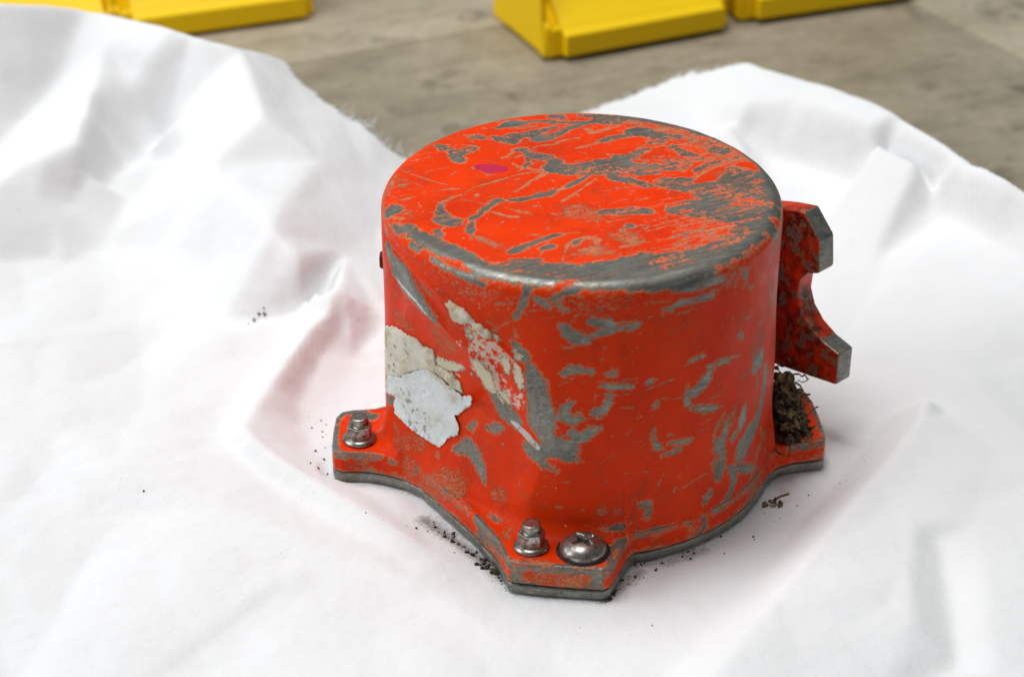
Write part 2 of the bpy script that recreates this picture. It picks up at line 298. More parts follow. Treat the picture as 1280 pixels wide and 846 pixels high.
# wear on the paint: strokes as x,y,z,half-width in 1/100 mm on the canister surface
WEAR={
 'm':[[(-5446,4001,11725,132),(-5234,3759,11725,230),(-4901,3565,11725,184),(-4726,3040,11725,297),(-4597,2708,11725,239)],
  [(-4526,3278,11725,119),(-4328,3663,11724,255),(-4001,3788,11725,94)],
  [(-4139,4781,11725,141),(-3932,4831,11725,188),(-3723,4683,11725,75)],
  [(-3309,4781,11725,75),(-3101,4634,11725,207),(-2852,4487,11725,235),(-2603,4438,11725,235)],
  [(-3147,5675,11725,47),(-2771,5976,11725,207),(-2519,6076,11725,282)],
  [(-2603,6076,11725,235),(-2309,6127,11725,235),(-2057,6076,11725,113)],
  [(-1972,6227,11725,75),(-1340,6278,11725,94),(-585,6177,11725,132),(-248,6177,11725,132),(425,6177,11725,132),(978,6379,11725,376),(1445,6481,11725,423),(1955,6582,11725,188)],
  [(105,6837,11725,94),(780,6786,11725,188),(1622,6684,11725,188),(2792,6438,11721,150)],
  [(-997,6735,11725,188),(-702,6684,11725,188)],
  [(-2603,4929,11725,207),(-2354,4929,11725,235),(-1937,5028,11725,235),(-1602,5275,11725,235),(-1223,5575,11725,132),(-927,5775,11725,94)],
  [(-1854,5028,11725,276),(-1525,4683,11725,282),(-1192,4781,11725,235),(-813,5077,11725,165),(-429,5575,11725,129),(-2,5925,11725,113),(426,6227,11725,113)],
  [(-2603,4438,11725,92),(-2396,4634,11725,111)],
  [(-2480,3614,11725,113),(-2192,3711,11725,169),(-2070,3469,11725,117)],
  [(-1989,3278,11725,185),(-1704,3087,11725,281),(-1257,2944,11725,258),(-977,2613,11725,302)],
  [(-1990,3135,11725,43),(-1953,2472,11725,74),(-2117,2097,11725,72)],
  [(-986,2004,11725,416),(-504,1864,11725,464),(21,1864,11725,445),(469,2003,11725,554),(957,2097,11725,693),(1448,2237,11725,650),(1934,2237,11725,600),(2400,1817,11725,451),(2637,1724,11725,368)],
  [(1476,2944,11725,207),(1924,2944,11725,204),(2227,3326,11725,158),(2569,3614,11725,163)],
  [(1410,1262,11725,394),(1719,987,11725,249),(2111,804,11725,133),(2493,441,11725,189)],
  [(332,1446,11725,80),(-2,987,11725,97),(-290,622,11725,106),(-535,351,11725,99)],
  [(-1018,-9,11725,102),(-1298,-233,11724,140),(-1575,-278,11725,175),(-1814,-456,11725,113),(-2209,-634,11725,114),(-2603,-766,11725,114)],
  [(828,4341,11725,83),(1253,4683,11725,150),(1759,4880,11725,132),(2181,5028,11725,141),(2729,5176,11725,207)],
  [(2067,5275,11725,235),(2405,5374,11725,282),(2737,5325,11725,282)],
  [(3193,2284,11725,421),(3801,2284,11725,468)],
  [(3225,713,11725,453),(3818,622,11725,584),(4391,261,11725,669),(5053,81,11725,935),(5678,441,11725,1054),(6291,623,11725,994),(6872,441,11725,1255)],
  [(5621,1725,11725,454),(6153,1354,11725,458),(6635,1354,11725,506)],
  [(2722,5028,11725,263),(3216,4929,11725,329),(3795,4880,11725,207)],
  [(2809,4292,11725,132),(3311,4389,11725,94)],
  [(4070,3326,11725,248),(4372,2944,11725,294),(4651,2850,11725,188)],
  [(4909,2472,11725,204),(5159,2566,11725,204)],
  [(4855,2284,11725,120),(4290,1724,11725,110)],
  [(3654,3904,11725,161),(3807,3711,11725,152),(3988,3326,11725,145)],
  [(5155,3614,11725,207),(5402,3614,11725,329),(5697,3711,11725,169)],
  [(2785,6278,11725,122),(3281,6126,11725,160),(4018,5795,11716,103),(4493,5382,11722,132),(4886,5036,11721,150),(5361,4697,11695,122),(5820,4205,11675,85),(6341,3513,11637,110),(6740,2487,11673,169),(7053,1486,11661,357),(7235,439,11638,445),(7255,-592,11616,407)],
  [(3576,-1363,11725,523),(4743,-1450,11725,824),(5885,-1798,11725,941),(6624,-2227,11724,900)],
  [(2182,-5787,11724,789),(3126,-5628,11725,774),(4009,-5307,11725,675),(4885,-4657,11725,629),(5726,-3667,11725,615),(6538,-2315,11725,540)],
  [(2146,-6500,11725,452),(2893,-6409,11718,405),(3653,-6174,11677,320),(4278,-5770,11673,315)],
  [(6928,-2372,11580,191),(7181,-1361,11592,251)],
  [(-7019,-1448,11680,384)],
  [(-6941,-2409,11555,77),(-6687,-2923,11601,167),(-6376,-2906,11722,226),(-6130,-3331,11724,249),(-5810,-3750,11724,330),(-5416,-4164,11724,389),(-5026,-4576,11725,400),(-4640,-4902,11725,387),(-4219,-5306,11724,360),(-3837,-5787,11724,332),(-3348,-6105,11724,398),(-2603,-6185,11725,544)],
  [(-6188,-3942,11566,127),(-5946,-4324,11551,106)],
  [(-5433,-4995,11518,64),(-5239,-5212,11505,87),(-4968,-5517,11454,87),(-4548,-5881,11436,86),(-4170,-6146,11450,124),(-3794,-6310,11538,107)],
  [(-5232,-1013,11725,51),(-5216,-1625,11725,133),(-5082,-2315,11725,373),(-4769,-2486,11725,375),(-4574,-2571,11725,151)],
  [(-5289,-3248,11725,128),(-5206,-3500,11725,155)],
  [(-3075,-749,11725,166),(-3271,-925,11725,116),(-3541,-1407,11725,104),(-3810,-1799,11725,102),(-3961,-2143,11725,103),(-4110,-2571,11725,94),(-4102,-3080,11725,109),(-4130,-3750,11725,87)],
  [(-7215,-2218,11066,113),(-7208,-1577,10206,177),(-7050,-1825,9803,269),(-6722,-2293,9563,384),(-6422,-2968,9525,347)],
  [(750,-1668,11725,173),(1140,-1668,11725,225),(1531,-1625,11725,242),(1925,-1538,11725,278),(2389,-1625,11725,225)],
  [(1676,-2784,11725,160),(1572,-2953,11725,97)],
  [(1422,-3332,11724,79),(1471,-3080,11725,44)],
  [(-2603,-4820,11725,153),(-2376,-4617,11725,177),(-2034,-4329,11724,125),(-1651,-4041,11725,126),(-1151,-3667,11725,113),(-767,-3542,11725,91)],
  [(-1467,-4576,11725,142),(-1277,-4453,11725,213)],
  [(-2603,-6106,11725,497),(-1486,-6184,11725,488),(-855,-6263,11725,502),(-225,-6342,11725,518),(374,-6224,11725,552),(973,-6106,11725,584),(1581,-5827,11725,620),(2193,-5547,11725,663)],
  [(950,-6735,11725,380),(1545,-6657,11725,421),(2142,-6579,11725,433)],
  [(-2603,-5467,11725,72),(-2153,-5467,11725,72),(-1703,-5467,11725,104)],
  [(-440,-4329,11725,103),(-166,-3999,11725,89)],
  [(-6936,-1977,9380,220),(-6598,-2523,9406,582),(-6300,-3242,9306,398),(-6014,-3720,9125,282),(-5695,-4147,8875,189),(-5458,-4436,8727,149),(-5380,-4495,8627,94)],
  [(-4510,-5908,11438,94),(-4207,-6143,11415,94),(-3831,-6408,11367,88),(-3644,-6537,11310,52)],
  [(-3645,-6309,11610,150),(-2603,-6576,11711,203)],
  [(-2603,-6629,11697,258),(-2011,-6801,11706,264),(-1311,-7012,11693,221)],
  [(-2086,-7102,11490,159),(-2123,-7190,11244,135),(-2270,-7151,10842,100),(-2417,-7098,10431,82),(-2491,-7069,10288,52)],
  [(-1458,-7359,11000,136),(-1310,-7389,10890,92)],
  [(-1791,-7285,11170,75),(-1569,-7336,11071,77)],
  [(-317,-7103,11701,180),(345,-7150,11684,240),(1083,-7155,11645,226),(2125,-6988,11596,247)],
  [(-1129,-7416,11199,121),(-836,-7404,11403,118),(-468,-7347,11540,119),(-98,-7195,11666,123)],
  [(-979,-7441,10961,65),(-830,-7464,10804,66),(-646,-7483,10794,46)],
  [(-824,-7491,10142,145),(-637,-7516,9943,219),(-375,-7531,9737,225),(-2,-7524,9648,153)],
  [(135,-7513,10366,92),(470,-7488,10310,168),(769,-7452,10247,186),(1109,-7397,10045,93),(1559,-7312,10040,113),(1819,-7253,10135,58)],
  [(219,-7511,9812,69),(552,-7478,9921,117),(887,-7432,9980,95)],
  [(-2603,-7007,9266,47),(-2378,-7095,9058,173),(-2190,-7167,8753,214)],
  [(2127,-6919,11643,324),(3068,-6705,11527,326),(3720,-6489,11327,317),(4265,-6136,11348,319),(4827,-5742,11136,155)],
  [(2714,-6988,10498,46),(3017,-6868,10559,85),(3318,-6729,10695,126),(3668,-6546,10636,102),(4057,-6308,10634,106),(4454,-6033,10590,88)],
  [(5746,-4836,10822,155),(5890,-4682,10480,131),(6036,-4506,10168,64)],
  [(5616,-5006,8474,51),(5758,-4825,8238,62)],
  [(6415,-3925,6777,203),(6602,-3634,6699,250)],
  [(3807,-6414,8161,51),(4002,-6298,8226,71),(4200,-6178,8222,64)],
  [(-6865,-2079,5524,148),(-6443,-2535,5651,185),(-5944,-3007,5859,101)],
  [(-3182,-5840,6159,221),(-2912,-6079,5898,388),(-2680,-6294,5713,282)],
  [(-3462,-5488,4759,88),(-3265,-5683,4834,170),(-2991,-5941,5086,108)],
  [(-4180,-4781,4318,74),(-3978,-4968,4620,57)],
  [(-7398,-1282,3444,147),(-7215,-1618,3599,153)],
  [(-1965,-7246,8415,169),(-1851,-7285,8046,273),(-1736,-7340,7596,384),(-1658,-7378,7135,422),(-1618,-7361,6637,480),(-1576,-7337,6088,513),(-1345,-7380,5667,430),(-1076,-7442,5255,438)],
  [(-803,-7481,8249,75),(-544,-7503,8436,157),(-207,-7511,8419,118),(169,-7506,8372,78)],
  [(847,-7467,8219,95),(997,-7451,8253,108)],
  [(555,-7496,7733,56),(1008,-7463,7714,87),(1463,-7396,7674,86),(1655,-7355,7606,38)],
  [(866,-7485,7288,87),(759,-7496,6941,146),(574,-7506,6726,155),(311,-7510,6640,96)],
  [(-527,-7489,7070,91),(-713,-7494,6852,143),(-786,-7499,6544,140),(-480,-7499,6322,174),(-178,-7499,6411,118)],
  [(-181,-7497,6632,57)],
  [(-1012,-7490,6450,98),(-784,-7501,6412,118)],
  [(511,-7510,6017,71),(209,-7513,5884,155),(23,-7514,5661,194),(-243,-7518,5574,157),(-474,-7515,5796,148)],
  [(-392,-7530,5356,198),(-773,-7516,5302,200)],
  [(4462,-6016,7694,46),(4786,-5776,7686,63),(5246,-5362,7555,76)],
  [(4512,-5982,7452,155),(4403,-6064,7189,226),(4209,-6197,7001,198),(3978,-6347,6779,167)],
  [(3689,-6503,7095,51),(3720,-6496,6780,94),(3712,-6513,6432,96)],
  [(3838,-6448,6258,37),(4125,-6273,6084,84),(4416,-6064,5911,120),(4833,-5707,5806,76)],
  [(6473,-3840,6554,423),(6392,-3962,6397,206)],
  [(6897,-3020,5936,169),(6919,-2921,5323,207),(6862,-3013,4726,235),(6774,-3175,4216,254),(6606,-3493,3800,338),(6337,-3973,3534,470),(6078,-4380,3226,517)],
  [(6020,-4460,5092,67),(5992,-4498,4792,181),(5920,-4591,4479,218),(5890,-4633,4227,105)],
  [(5595,-4977,4023,135),(5675,-4885,4151,122)],
  [(5380,-5169,4929,64),(5310,-5247,4609,155),(5197,-5367,4314,172),(5126,-5444,3992,200),(5178,-5404,3781,178)],
  [(4904,-5640,4255,131),(4962,-5598,3904,129)],
  [(2226,-7183,7722,65),(2380,-7125,7731,51)],
  [(2490,-7077,6642,62),(2563,-7048,6802,43)],
  [(2519,-7070,5698,36),(2469,-7089,5394,55),(2536,-7070,5111,77),(2701,-7018,4851,77)],
  [(3129,-6849,4971,59),(3488,-6681,4889,94),(3892,-6447,4809,68)],
  [(-2026,-6939,4809,213),(-1834,-7105,4641,220),(-1528,-7287,4530,159),(-1412,-7336,4333,122),(-1220,-7383,4227,61),(-951,-7441,4173,39)],
  [(-1529,-7211,4891,310),(-1073,-7433,4986,252),(-617,-7538,5008,275),(-312,-7540,5055,142),(-728,-7526,4683,85),(-308,-7549,4743,122)],
  [(708,-7494,1659,49),(1021,-7465,1639,99),(1451,-7404,1692,101),(1604,-7363,1899,58)],
  [(2139,-7208,2543,82),(2416,-7135,2494,100)],
  [(2420,-7140,2357,97),(2370,-7175,2006,118)],
  [(5132,-5444,3861,217),(5192,-5405,3464,171),(5163,-5445,3163,234),(5133,-5488,2862,282),(5144,-5501,2588,135)],
  [(4898,-5669,3446,92),(4956,-5634,3050,104)],
  [(5990,-4508,3174,333),(5912,-4618,2961,245)],
  [(5571,-5059,2678,138),(5890,-4673,2476,152),(6324,-4044,2070,165),(6622,-3575,1767,100)],
  [(5715,-4913,2395,196),(5773,-4873,2084,179),(5654,-5061,1731,143),(5534,-5227,1459,138),(5282,-5499,1259,130),(5027,-5734,1225,115)],
  [(4782,-5857,2114,132),(4661,-5962,1995,129),(4584,-6037,1808,63)],
  [(4565,-6087,1225,71),(4618,-6051,961,115),(4652,-6027,658,76)],
  [(3863,-6520,1256,45),(4076,-6397,1053,115),(4244,-6296,961,74)],
  [(2454,-7120,2577,79),(2405,-7154,2180,79)],
  [(2868,-6964,4506,39),(3183,-6835,4538,64),(3499,-6681,4600,66)],
  [(-4639,-4414,3142,126),(-4232,-4802,3521,331),(-3947,-5147,3341,330),(-3778,-5401,2970,244),(-3638,-5628,2515,80)],
  [(-3375,-5575,4799,107),(-3151,-5789,4965,162)],
  [(-4112,-4848,4346,79),(-3939,-5004,4707,72)],
  [(-7659,-310,1382,145)],
  [(-5405,-3726,2502,55)],
  [(-3201,-5872,6340,303),(-2817,-6193,5958,334),(-2488,-6464,5675,327)],
  [(-9564,597,1381,168),(-9352,1056,1382,169),(-8757,1195,1381,159),(-8194,826,1382,273)],
  [(-9614,255,1382,96),(-9566,-757,1382,83),(-9454,-1613,1294,102)],
  [(-9365,-1686,1187,66),(-8597,-1780,1108,61),(-7700,-2007,1253,42)],
  [(-7283,-2186,1173,89),(-7164,-2239,1172,74)],
  [(-2831,-8828,1127,153),(-2120,-9316,1237,94),(-1302,-9451,1200,94),(-270,-9590,1265,93),(760,-9633,1362,95)],
  [(1018,-8524,1382,88),(1316,-7947,1382,178),(1603,-7704,1382,90)],
  [(918,-8236,1382,86),(1008,-8811,1381,77),(878,-9379,1381,70)],
  [(829,-7485,1634,64),(1497,-7398,1675,91),(1579,-7376,1794,50)],
  [(-2502,-9236,1014,177),(-2447,-9262,497,171)],
  [(492,-9684,1066,218),(445,-9678,662,218)],
  [(-2117,-9317,133,170),(-1021,-9498,129,169),(345,-9665,183,168)],
  [(-3371,-6271,1382,80),(-3116,-6570,1382,106)],
  [(-2721,-9131,1206,163)],
  [(-3791,-6656,932,124),(-3335,-7507,1078,158),(-3054,-8104,1089,187)],
  [(-2603,-6529,11719,290),(-1492,-6696,11724,321),(-864,-6735,11725,337),(-236,-6774,11725,331),(358,-6736,11725,373),(951,-6696,11725,397)],
  [(-3645,-6261,11639,201),(-2603,-6559,11714,261)]],
 's':[[(-4829,4049,11725,56),(-4335,4078,11725,75),(-3838,3904,11725,56)],
  [(-3775,5675,11725,94),(-3607,5574,11725,75)],
  [(-4602,5127,11725,38),(-4307,4880,11725,113),(-4184,5028,11725,54)],
  [(-4300,4487,11725,56),(-4009,4341,11725,56)],
  [(-3390,4585,11725,47),(-3721,4536,11725,47)],
  [(-3612,6132,11699,47),(-3108,6228,11725,75),(-2603,6329,11725,75)],
  [(-5983,1539,11725,52),(-5749,1770,11725,54),(-5430,1911,11724,55),(-5031,2097,11725,37)],
  [(-5985,1585,11725,21),(-5956,1308,11725,13)],
  [(-6466,1539,11725,71),(-6136,1308,11725,88),(-5725,987,11725,70),(-5359,759,11725,71),(-5076,623,11725,53)],
  [(-6896,2156,11651,47),(-6590,1631,11725,41)],
  [(-5051,1262,11725,41),(-4740,1724,11725,41)],
  [(-5617,35,11725,54),(-5222,125,11725,80),(-4908,261,11725,90),(-4629,216,11725,90)],
  [(-6908,577,11725,54),(-6588,531,11725,54)],
  [(-5198,-810,11725,50),(-4891,-500,11725,76),(-4540,-278,11725,78)],
  [(-4385,-99,11725,32),(-3996,396,11725,51),(-3560,623,11725,62),(-3123,941,11725,62),(-2603,1262,11725,54)],
  [(-3011,2897,11725,92),(-2807,3040,11725,104),(-2562,3421,11725,83)],
  [(-3742,2660,11725,56),(-3620,2660,11725,56)],
  [(-4058,2004,11725,129),(-3938,2050,11725,129)],
  [(-3772,1725,11724,63),(-3568,1400,11725,72),(-3247,1446,11725,46)],
  [(-3926,-367,11725,50),(-3869,-189,11725,67),(-3826,-456,11725,28)],
  [(-3272,-766,11725,88),(-3036,-722,11725,132),(-2603,-766,11725,88)],
  [(-7134,1137,11652,47),(-6522,896,11725,36),(-5947,442,11725,34)],
  [(-7195,-159,11666,40),(-6735,-722,11725,44),(-6352,-456,11725,35)],
  [(-2186,5375,11725,94),(-2061,5275,11725,132)],
  [(-2603,2472,11725,65),(-2360,2097,11725,109),(-2077,2144,11725,110),(-1836,1817,11725,109),(-1433,1817,11725,93)],
  [(-1873,2378,11725,54),(-1586,2613,11725,55),(-1301,2708,11725,75)],
  [(-695,261,11725,135),(-897,81,11725,110)],
  [(-1612,-9,11725,61),(-1253,171,11725,70),(-932,351,11725,62)],
  [(-1770,81,11725,48),(-1693,-188,11724,60)],
  [(-2484,-9,11725,101),(-2245,351,11725,79),(-1924,804,11725,89),(-1641,1170,11725,108),(-1397,1446,11725,168)],
  [(-2603,1308,11725,72),(-2201,1538,11725,82),(-1797,1632,11724,74),(-1274,1632,11725,111)],
  [(-2361,1725,11725,62),(-2199,2004,11725,63)],
  [(-2399,3040,11725,73),(-2153,3230,11725,73)],
  [(-716,-811,11725,69),(-350,-277,11724,70),(-22,171,11725,69),(311,713,11725,85),(562,1078,11725,63)],
  [(-229,-188,11725,56),(-117,-456,11725,42)],
  [(-94,3807,11725,113),(365,4049,11725,141),(828,4341,11725,122)],
  [(-60,3518,11725,46),(261,3278,11725,46)],
  [(324,5575,11725,134),(564,5226,11725,188),(945,5374,11725,132),(1289,5675,11725,141),(1590,5875,11725,132)],
  [(-826,4341,11725,75),(-449,4585,11725,85),(53,4781,11725,66)],
  [(-1118,4097,11725,94),(-786,4243,11725,75)],
  [(-1822,3807,11725,73),(-1531,4049,11725,75),(-1077,4097,11725,94)],
  [(-2069,3759,11725,75),(-1618,3614,11725,56)],
  [(1108,4097,11725,56),(1234,4146,11725,47)],
  [(1076,3182,11725,75),(1282,3230,11725,75)],
  [(-648,2802,11725,65),(-565,2850,11725,65)],
  [(-1142,987,11725,51),(-1004,850,11725,51)],
  [(2023,3326,11725,51),(2250,3807,11725,51),(2680,4195,11725,55)],
  [(4189,804,11725,55),(4420,1262,11725,58),(4643,1586,11725,73),(4905,1864,11725,78),(5422,2284,11725,79)],
  [(5703,2755,11725,84),(5858,2660,11725,84),(6289,2944,11725,82)],
  [(4658,-456,11725,142),(4816,-456,11725,142)],
  [(2666,3904,11725,75),(3330,4000,11725,66),(4274,4585,11725,66)],
  [(2745,3039,11725,56),(3113,3039,11725,66)],
  [(4227,-3249,11725,99),(4623,-3081,11725,91),(5017,-2954,11725,91),(5496,-2742,11725,91)],
  [(4560,-3416,11725,72),(4761,-3291,11725,88)],
  [(4853,-2058,11725,69),(5680,-1928,11725,69)],
  [(4186,-1013,11725,69),(4599,-1276,11725,69)],
  [(-7084,-1796,11593,64),(-6875,-2083,11673,100),(-6635,-2225,11722,142)],
  [(-5119,-837,11725,89),(-4889,-571,11725,91),(-4540,-260,11725,76)],
  [(-2603,-749,11725,97),(-3075,-749,11725,176)],
  [(-3825,-3750,11725,159),(-3479,-3999,11724,170),(-3210,-4330,11725,162)],
  [(-6102,-836,11725,57),(-5989,-1276,11725,82)],
  [(-6845,-925,11725,34),(-6425,-615,11725,43)],
  [(-3305,-1712,11725,75),(-2992,-1928,11725,109),(-2603,-2101,11725,93)],
  [(-2956,-1232,11725,50),(-2603,-1494,11725,50)],
  [(-4494,-616,11725,35),(-3702,-1013,11725,34)],
  [(-5395,-5211,11163,50)],
  [(-3104,-2826,11725,46),(-2913,-2401,11725,40)],
  [(-5359,-3500,11725,57),(-4881,-2657,11725,65)],
  [(-7112,-2128,11456,62),(-6932,-2687,11437,60),(-6595,-3330,11508,54),(-6313,-3622,11616,58)],
  [(-2369,-1668,11725,104),(-2135,-1711,11724,120),(-1902,-1842,11725,68)],
  [(-2603,-1494,11725,52),(-2369,-1581,11725,52)],
  [(-2603,-2101,11725,94),(-2370,-2101,11725,77)],
  [(-1819,-1188,11725,61),(-1546,-1232,11725,58),(-1509,-1451,11725,24)],
  [(-1119,-1494,11725,80)],
  [(-755,-837,11725,74),(-475,-572,11725,50)],
  [(-349,-259,11724,65),(-228,-125,11725,65)],
  [(-415,-1451,11725,53)],
  [(-50,-925,11725,60)],
  [(132,-1451,11725,57),(279,-1755,11725,85)],
  [(654,-1013,11725,20),(623,-1363,11725,28)],
  [(-782,-2272,11725,42),(-196,-2101,11725,43)],
  [(460,-2230,11725,32),(521,-2741,11725,41)],
  [(-1162,-1798,11724,68),(-931,-1929,11725,67)],
  [(-1335,-3080,11725,51),(-1254,-2826,11725,45)],
  [(-2106,-3542,11725,58),(-1609,-3584,11725,58)],
  [(877,-2486,11725,67),(1348,-2315,11725,67),(1744,-2101,11725,58)],
  [(1319,-3999,11725,44),(1405,-3751,11725,33)],
  [(1825,-2911,11725,87),(2025,-2741,11725,76),(2329,-2826,11725,68)],
  [(1567,-3542,11725,48),(1923,-3290,11724,48),(2321,-2995,11725,48)],
  [(-766,-3500,11725,66),(-303,-3332,11724,59),(2,-3417,11725,50)],
  [(-1625,-5144,11725,51),(-1508,-4820,11725,68)],
  [(-842,-5548,11725,38),(-756,-4983,11725,44),(-630,-4329,11725,105),(-318,-3999,11725,164),(69,-3751,11725,174),(446,-3917,11725,189),(397,-4247,11725,107)],
  [(40,-4820,11725,76),(122,-4576,11725,49)],
  [(-494,-5064,11725,65),(-42,-5064,11725,65)],
  [(1261,-4493,11724,104),(1649,-4288,11725,104),(2156,-3999,11725,88)],
  [(714,-4983,11725,96),(981,-4902,11725,96)],
  [(-1925,-5064,11725,38),(-1848,-4902,11725,38)],
  [(-3199,-6790,10686,85),(-2603,-7037,10822,68)],
  [(-3316,-6707,9569,70),(-3090,-6812,9715,70),(-2603,-7026,10178,50)],
  [(-3465,-6643,9878,53),(-3202,-6764,9774,53)],
  [(-5299,-4608,8691,42),(-5065,-4849,8517,71),(-4868,-5090,8433,54)],
  [(-5044,-4474,7904,75),(-4641,-5153,8071,75)],
  [(-4932,-4452,7623,85),(-4690,-4851,7719,85)],
  [(-5328,-5277,10500,40),(-5096,-5476,10479,39)],
  [(-2269,-7149,10460,48),(-1973,-7239,10637,49),(-1568,-7338,10798,41)],
  [(-540,-7482,11194,102),(-318,-7497,11076,74),(-22,-7504,10996,50)],
  [(-168,-7506,10870,29),(276,-7499,10824,25),(719,-7465,10868,26)],
  [(714,-7467,11102,38),(1083,-7422,11203,45),(1378,-7360,11295,35)],
  [(1163,-7406,10941,30),(2135,-7184,10903,31)],
  [(1663,-7291,10369,31),(2148,-7171,10451,31)],
  [(-927,-7488,9370,52),(-592,-7518,9323,60),(-371,-7528,9436,38)],
  [(1104,-7400,10260,95),(1553,-7314,10254,78)],
  [(573,-7481,8805,38),(587,-7477,9062,34),(638,-7470,9359,19)],
  [(-1319,-7421,9546,34)],
  [(-1482,-7384,9009,23),(-1446,-7393,9229,19)],
  [(1456,-7340,9629,25),(1644,-7304,9599,25)],
  [(-2528,-7044,9803,78),(-2453,-7069,9517,112)],
  [(-90,-7514,10579,29),(539,-7481,10603,30),(913,-7435,10492,25)],
  [(2286,-7139,10899,52),(2894,-6920,10800,52)],
  [(2152,-7169,10343,53),(2377,-7102,10370,54)],
  [(5462,-5159,10651,34),(6227,-4220,9926,27)],
  [(5753,-4867,9056,42),(5891,-4685,8910,95),(6026,-4499,8850,71)],
  [(5322,-5332,9273,70)],
  [(6514,-3746,8206,136),(6608,-3588,8162,140)],
  [(7158,-2276,6095,103),(7231,-2011,6680,85),(7309,-1629,7383,56)],
  [(4781,-5781,7792,46),(5197,-5415,7690,76),(5717,-4838,7466,80)],
  [(3453,-6653,10183,36),(3759,-6485,10304,36)],
  [(-2954,-6018,4401,90)],
  [(-3861,-5120,4206,52)],
  [(-7706,-298,1382,160)],
  [(-986,-7475,7721,25),(-650,-7488,7948,29),(-353,-7503,8175,47)],
  [(477,-7497,7909,78),(701,-7483,7989,48)],
  [(777,-7478,7985,39),(1343,-7411,7946,61),(1837,-7305,7948,40)],
  [(1158,-7444,7768,31),(1918,-7284,7782,31)],
  [(787,-7488,7422,38),(898,-7477,7547,30)],
  [(333,-7504,7519,23),(345,-7508,6860,26)],
  [(-108,-7498,6810,31),(119,-7505,6770,31)],
  [(-26,-7503,6414,40),(655,-7505,6437,40)],
  [(-1092,-7490,6982,36),(-981,-7495,7162,48)],
  [(-937,-7495,6542,36)],
  [(1293,-7435,6816,31),(1754,-7331,6730,31)],
  [(336,-7505,7388,31),(1167,-7450,7355,39),(1700,-7347,7336,31)],
  [(2070,-7214,5066,43),(2185,-7181,5136,43)],
  [(1597,-7345,5374,23),(1753,-7304,5327,22)],
  [(1882,-7287,6281,42),(1955,-7267,6402,33)],
  [(-1626,-7346,8169,88),(-1363,-7413,7947,58),(-1247,-7466,7541,47)],
  [(3537,-6567,8017,45),(3849,-6391,8089,60),(4086,-6250,8095,54)],
  [(3601,-6580,6227,37),(4009,-6352,5974,38),(4508,-5990,5685,46),(5091,-5456,5653,55)],
  [(4400,-6074,6278,38),(4728,-5808,6274,39),(5151,-5405,6144,34)],
  [(6843,-2993,3206,113),(6982,-2728,2563,113),(6897,-2964,2232,113)],
  [(6509,-3781,5971,113),(6557,-3674,5217,85),(6473,-3776,4349,66)],
  [(7148,-2292,5509,66),(7251,-1985,4531,66),(7361,-1624,3508,66),(7392,-1470,2452,66),(7375,-1692,1620,66)],
  [(5192,-5353,5317,130),(4998,-5544,4977,153),(4804,-5726,4632,117),(4911,-5638,4115,149)],
  [(4195,-6234,5359,39),(4604,-5906,5384,41)],
  [(4165,-6257,5101,31),(4662,-5853,5009,33)],
  [(2234,-7180,7456,66),(2464,-7090,7491,53),(2849,-6921,7566,43),(3239,-6728,7584,29)],
  [(2715,-6983,6896,41),(2951,-6878,6854,41)],
  [(3111,-6805,6743,57),(3503,-6612,6760,33)],
  [(3001,-6894,5272,68),(3157,-6826,5320,72),(3280,-6775,5197,35)],
  [(4012,-6366,4850,40)],
  [(2465,-7087,6202,24),(2419,-7105,6436,24)],
  [(5484,-5075,4547,65),(5645,-4898,4761,60)],
  [(5040,-5532,6694,43),(5138,-5427,6406,45)],
  [(5749,-4767,6101,37),(6103,-4349,5988,38)],
  [(6032,-4436,6495,42),(6254,-4153,6464,44)],
  [(729,-7471,4625,28),(1071,-7432,4827,33)],
  [(2062,-7211,3955,56),(2335,-7142,3956,66)],
  [(1362,-7356,3958,33),(1555,-7320,3980,33)],
  [(1276,-7364,2601,31),(1669,-7307,2516,31)],
  [(-1014,-7457,2593,40),(-782,-7480,2608,54)],
  [(-239,-7499,2528,41),(33,-7491,2500,50)],
  [(1270,-7357,2921,41),(1422,-7334,3068,32)],
  [(1508,-7325,2714,28),(1740,-7282,2825,28),(1939,-7247,2708,26)],
  [(-154,-7539,4692,75),(40,-7521,4498,68)],
  [(2043,-7290,1614,56)],
  [(-792,-7453,3677,46),(-447,-7485,3698,32)],
  [(-1447,-7337,3785,28),(-1294,-7366,3987,28)],
  [(6139,-4351,2030,75),(6626,-3583,1676,57)],
  [(6789,-3152,2408,169),(6665,-3475,1894,132),(6445,-3980,1357,88),(6346,-4135,637,103)],
  [(7113,-2511,2002,85),(7303,-2147,1382,44)],
  [(5328,-5362,2261,83),(5248,-5461,2090,47)],
  [(3525,-6652,2781,38),(3967,-6382,2929,63),(4374,-6096,3023,69),(4706,-5841,3020,62)],
  [(4572,-5943,3250,43)],
  [(3325,-6760,2759,37),(3418,-6713,2960,33)],
  [(2639,-7053,2998,42),(2784,-7004,3429,43),(3008,-6917,3834,35)],
  [(4970,-5702,2154,41),(4968,-5763,1626,41),(4983,-5771,1250,67)],
  [(2490,-7104,2707,34)],
  [(2574,-7084,2507,24),(2971,-6931,2545,30)],
  [(2585,-7058,4793,51),(2938,-6932,4782,52)],
  [(3308,-6780,4366,29),(3588,-6634,4341,30)],
  [(6221,-4333,1203,66),(6305,-4200,1356,43)],
  [(4810,-5794,2497,35)],
  [(6534,-3757,1596,75),(6431,-4002,791,75)],
  [(5572,-5188,1122,49),(5555,-5207,1015,49)],
  [(-2985,-5988,4404,76)],
  [(-5355,-3834,1822,35),(-4819,-4297,2528,35)],
  [(-6578,-2617,546,57)],
  [(-3101,-6162,2531,51),(-2933,-6366,2331,51)],
  [(-1357,-9380,1382,39),(-1295,-8811,1382,28)],
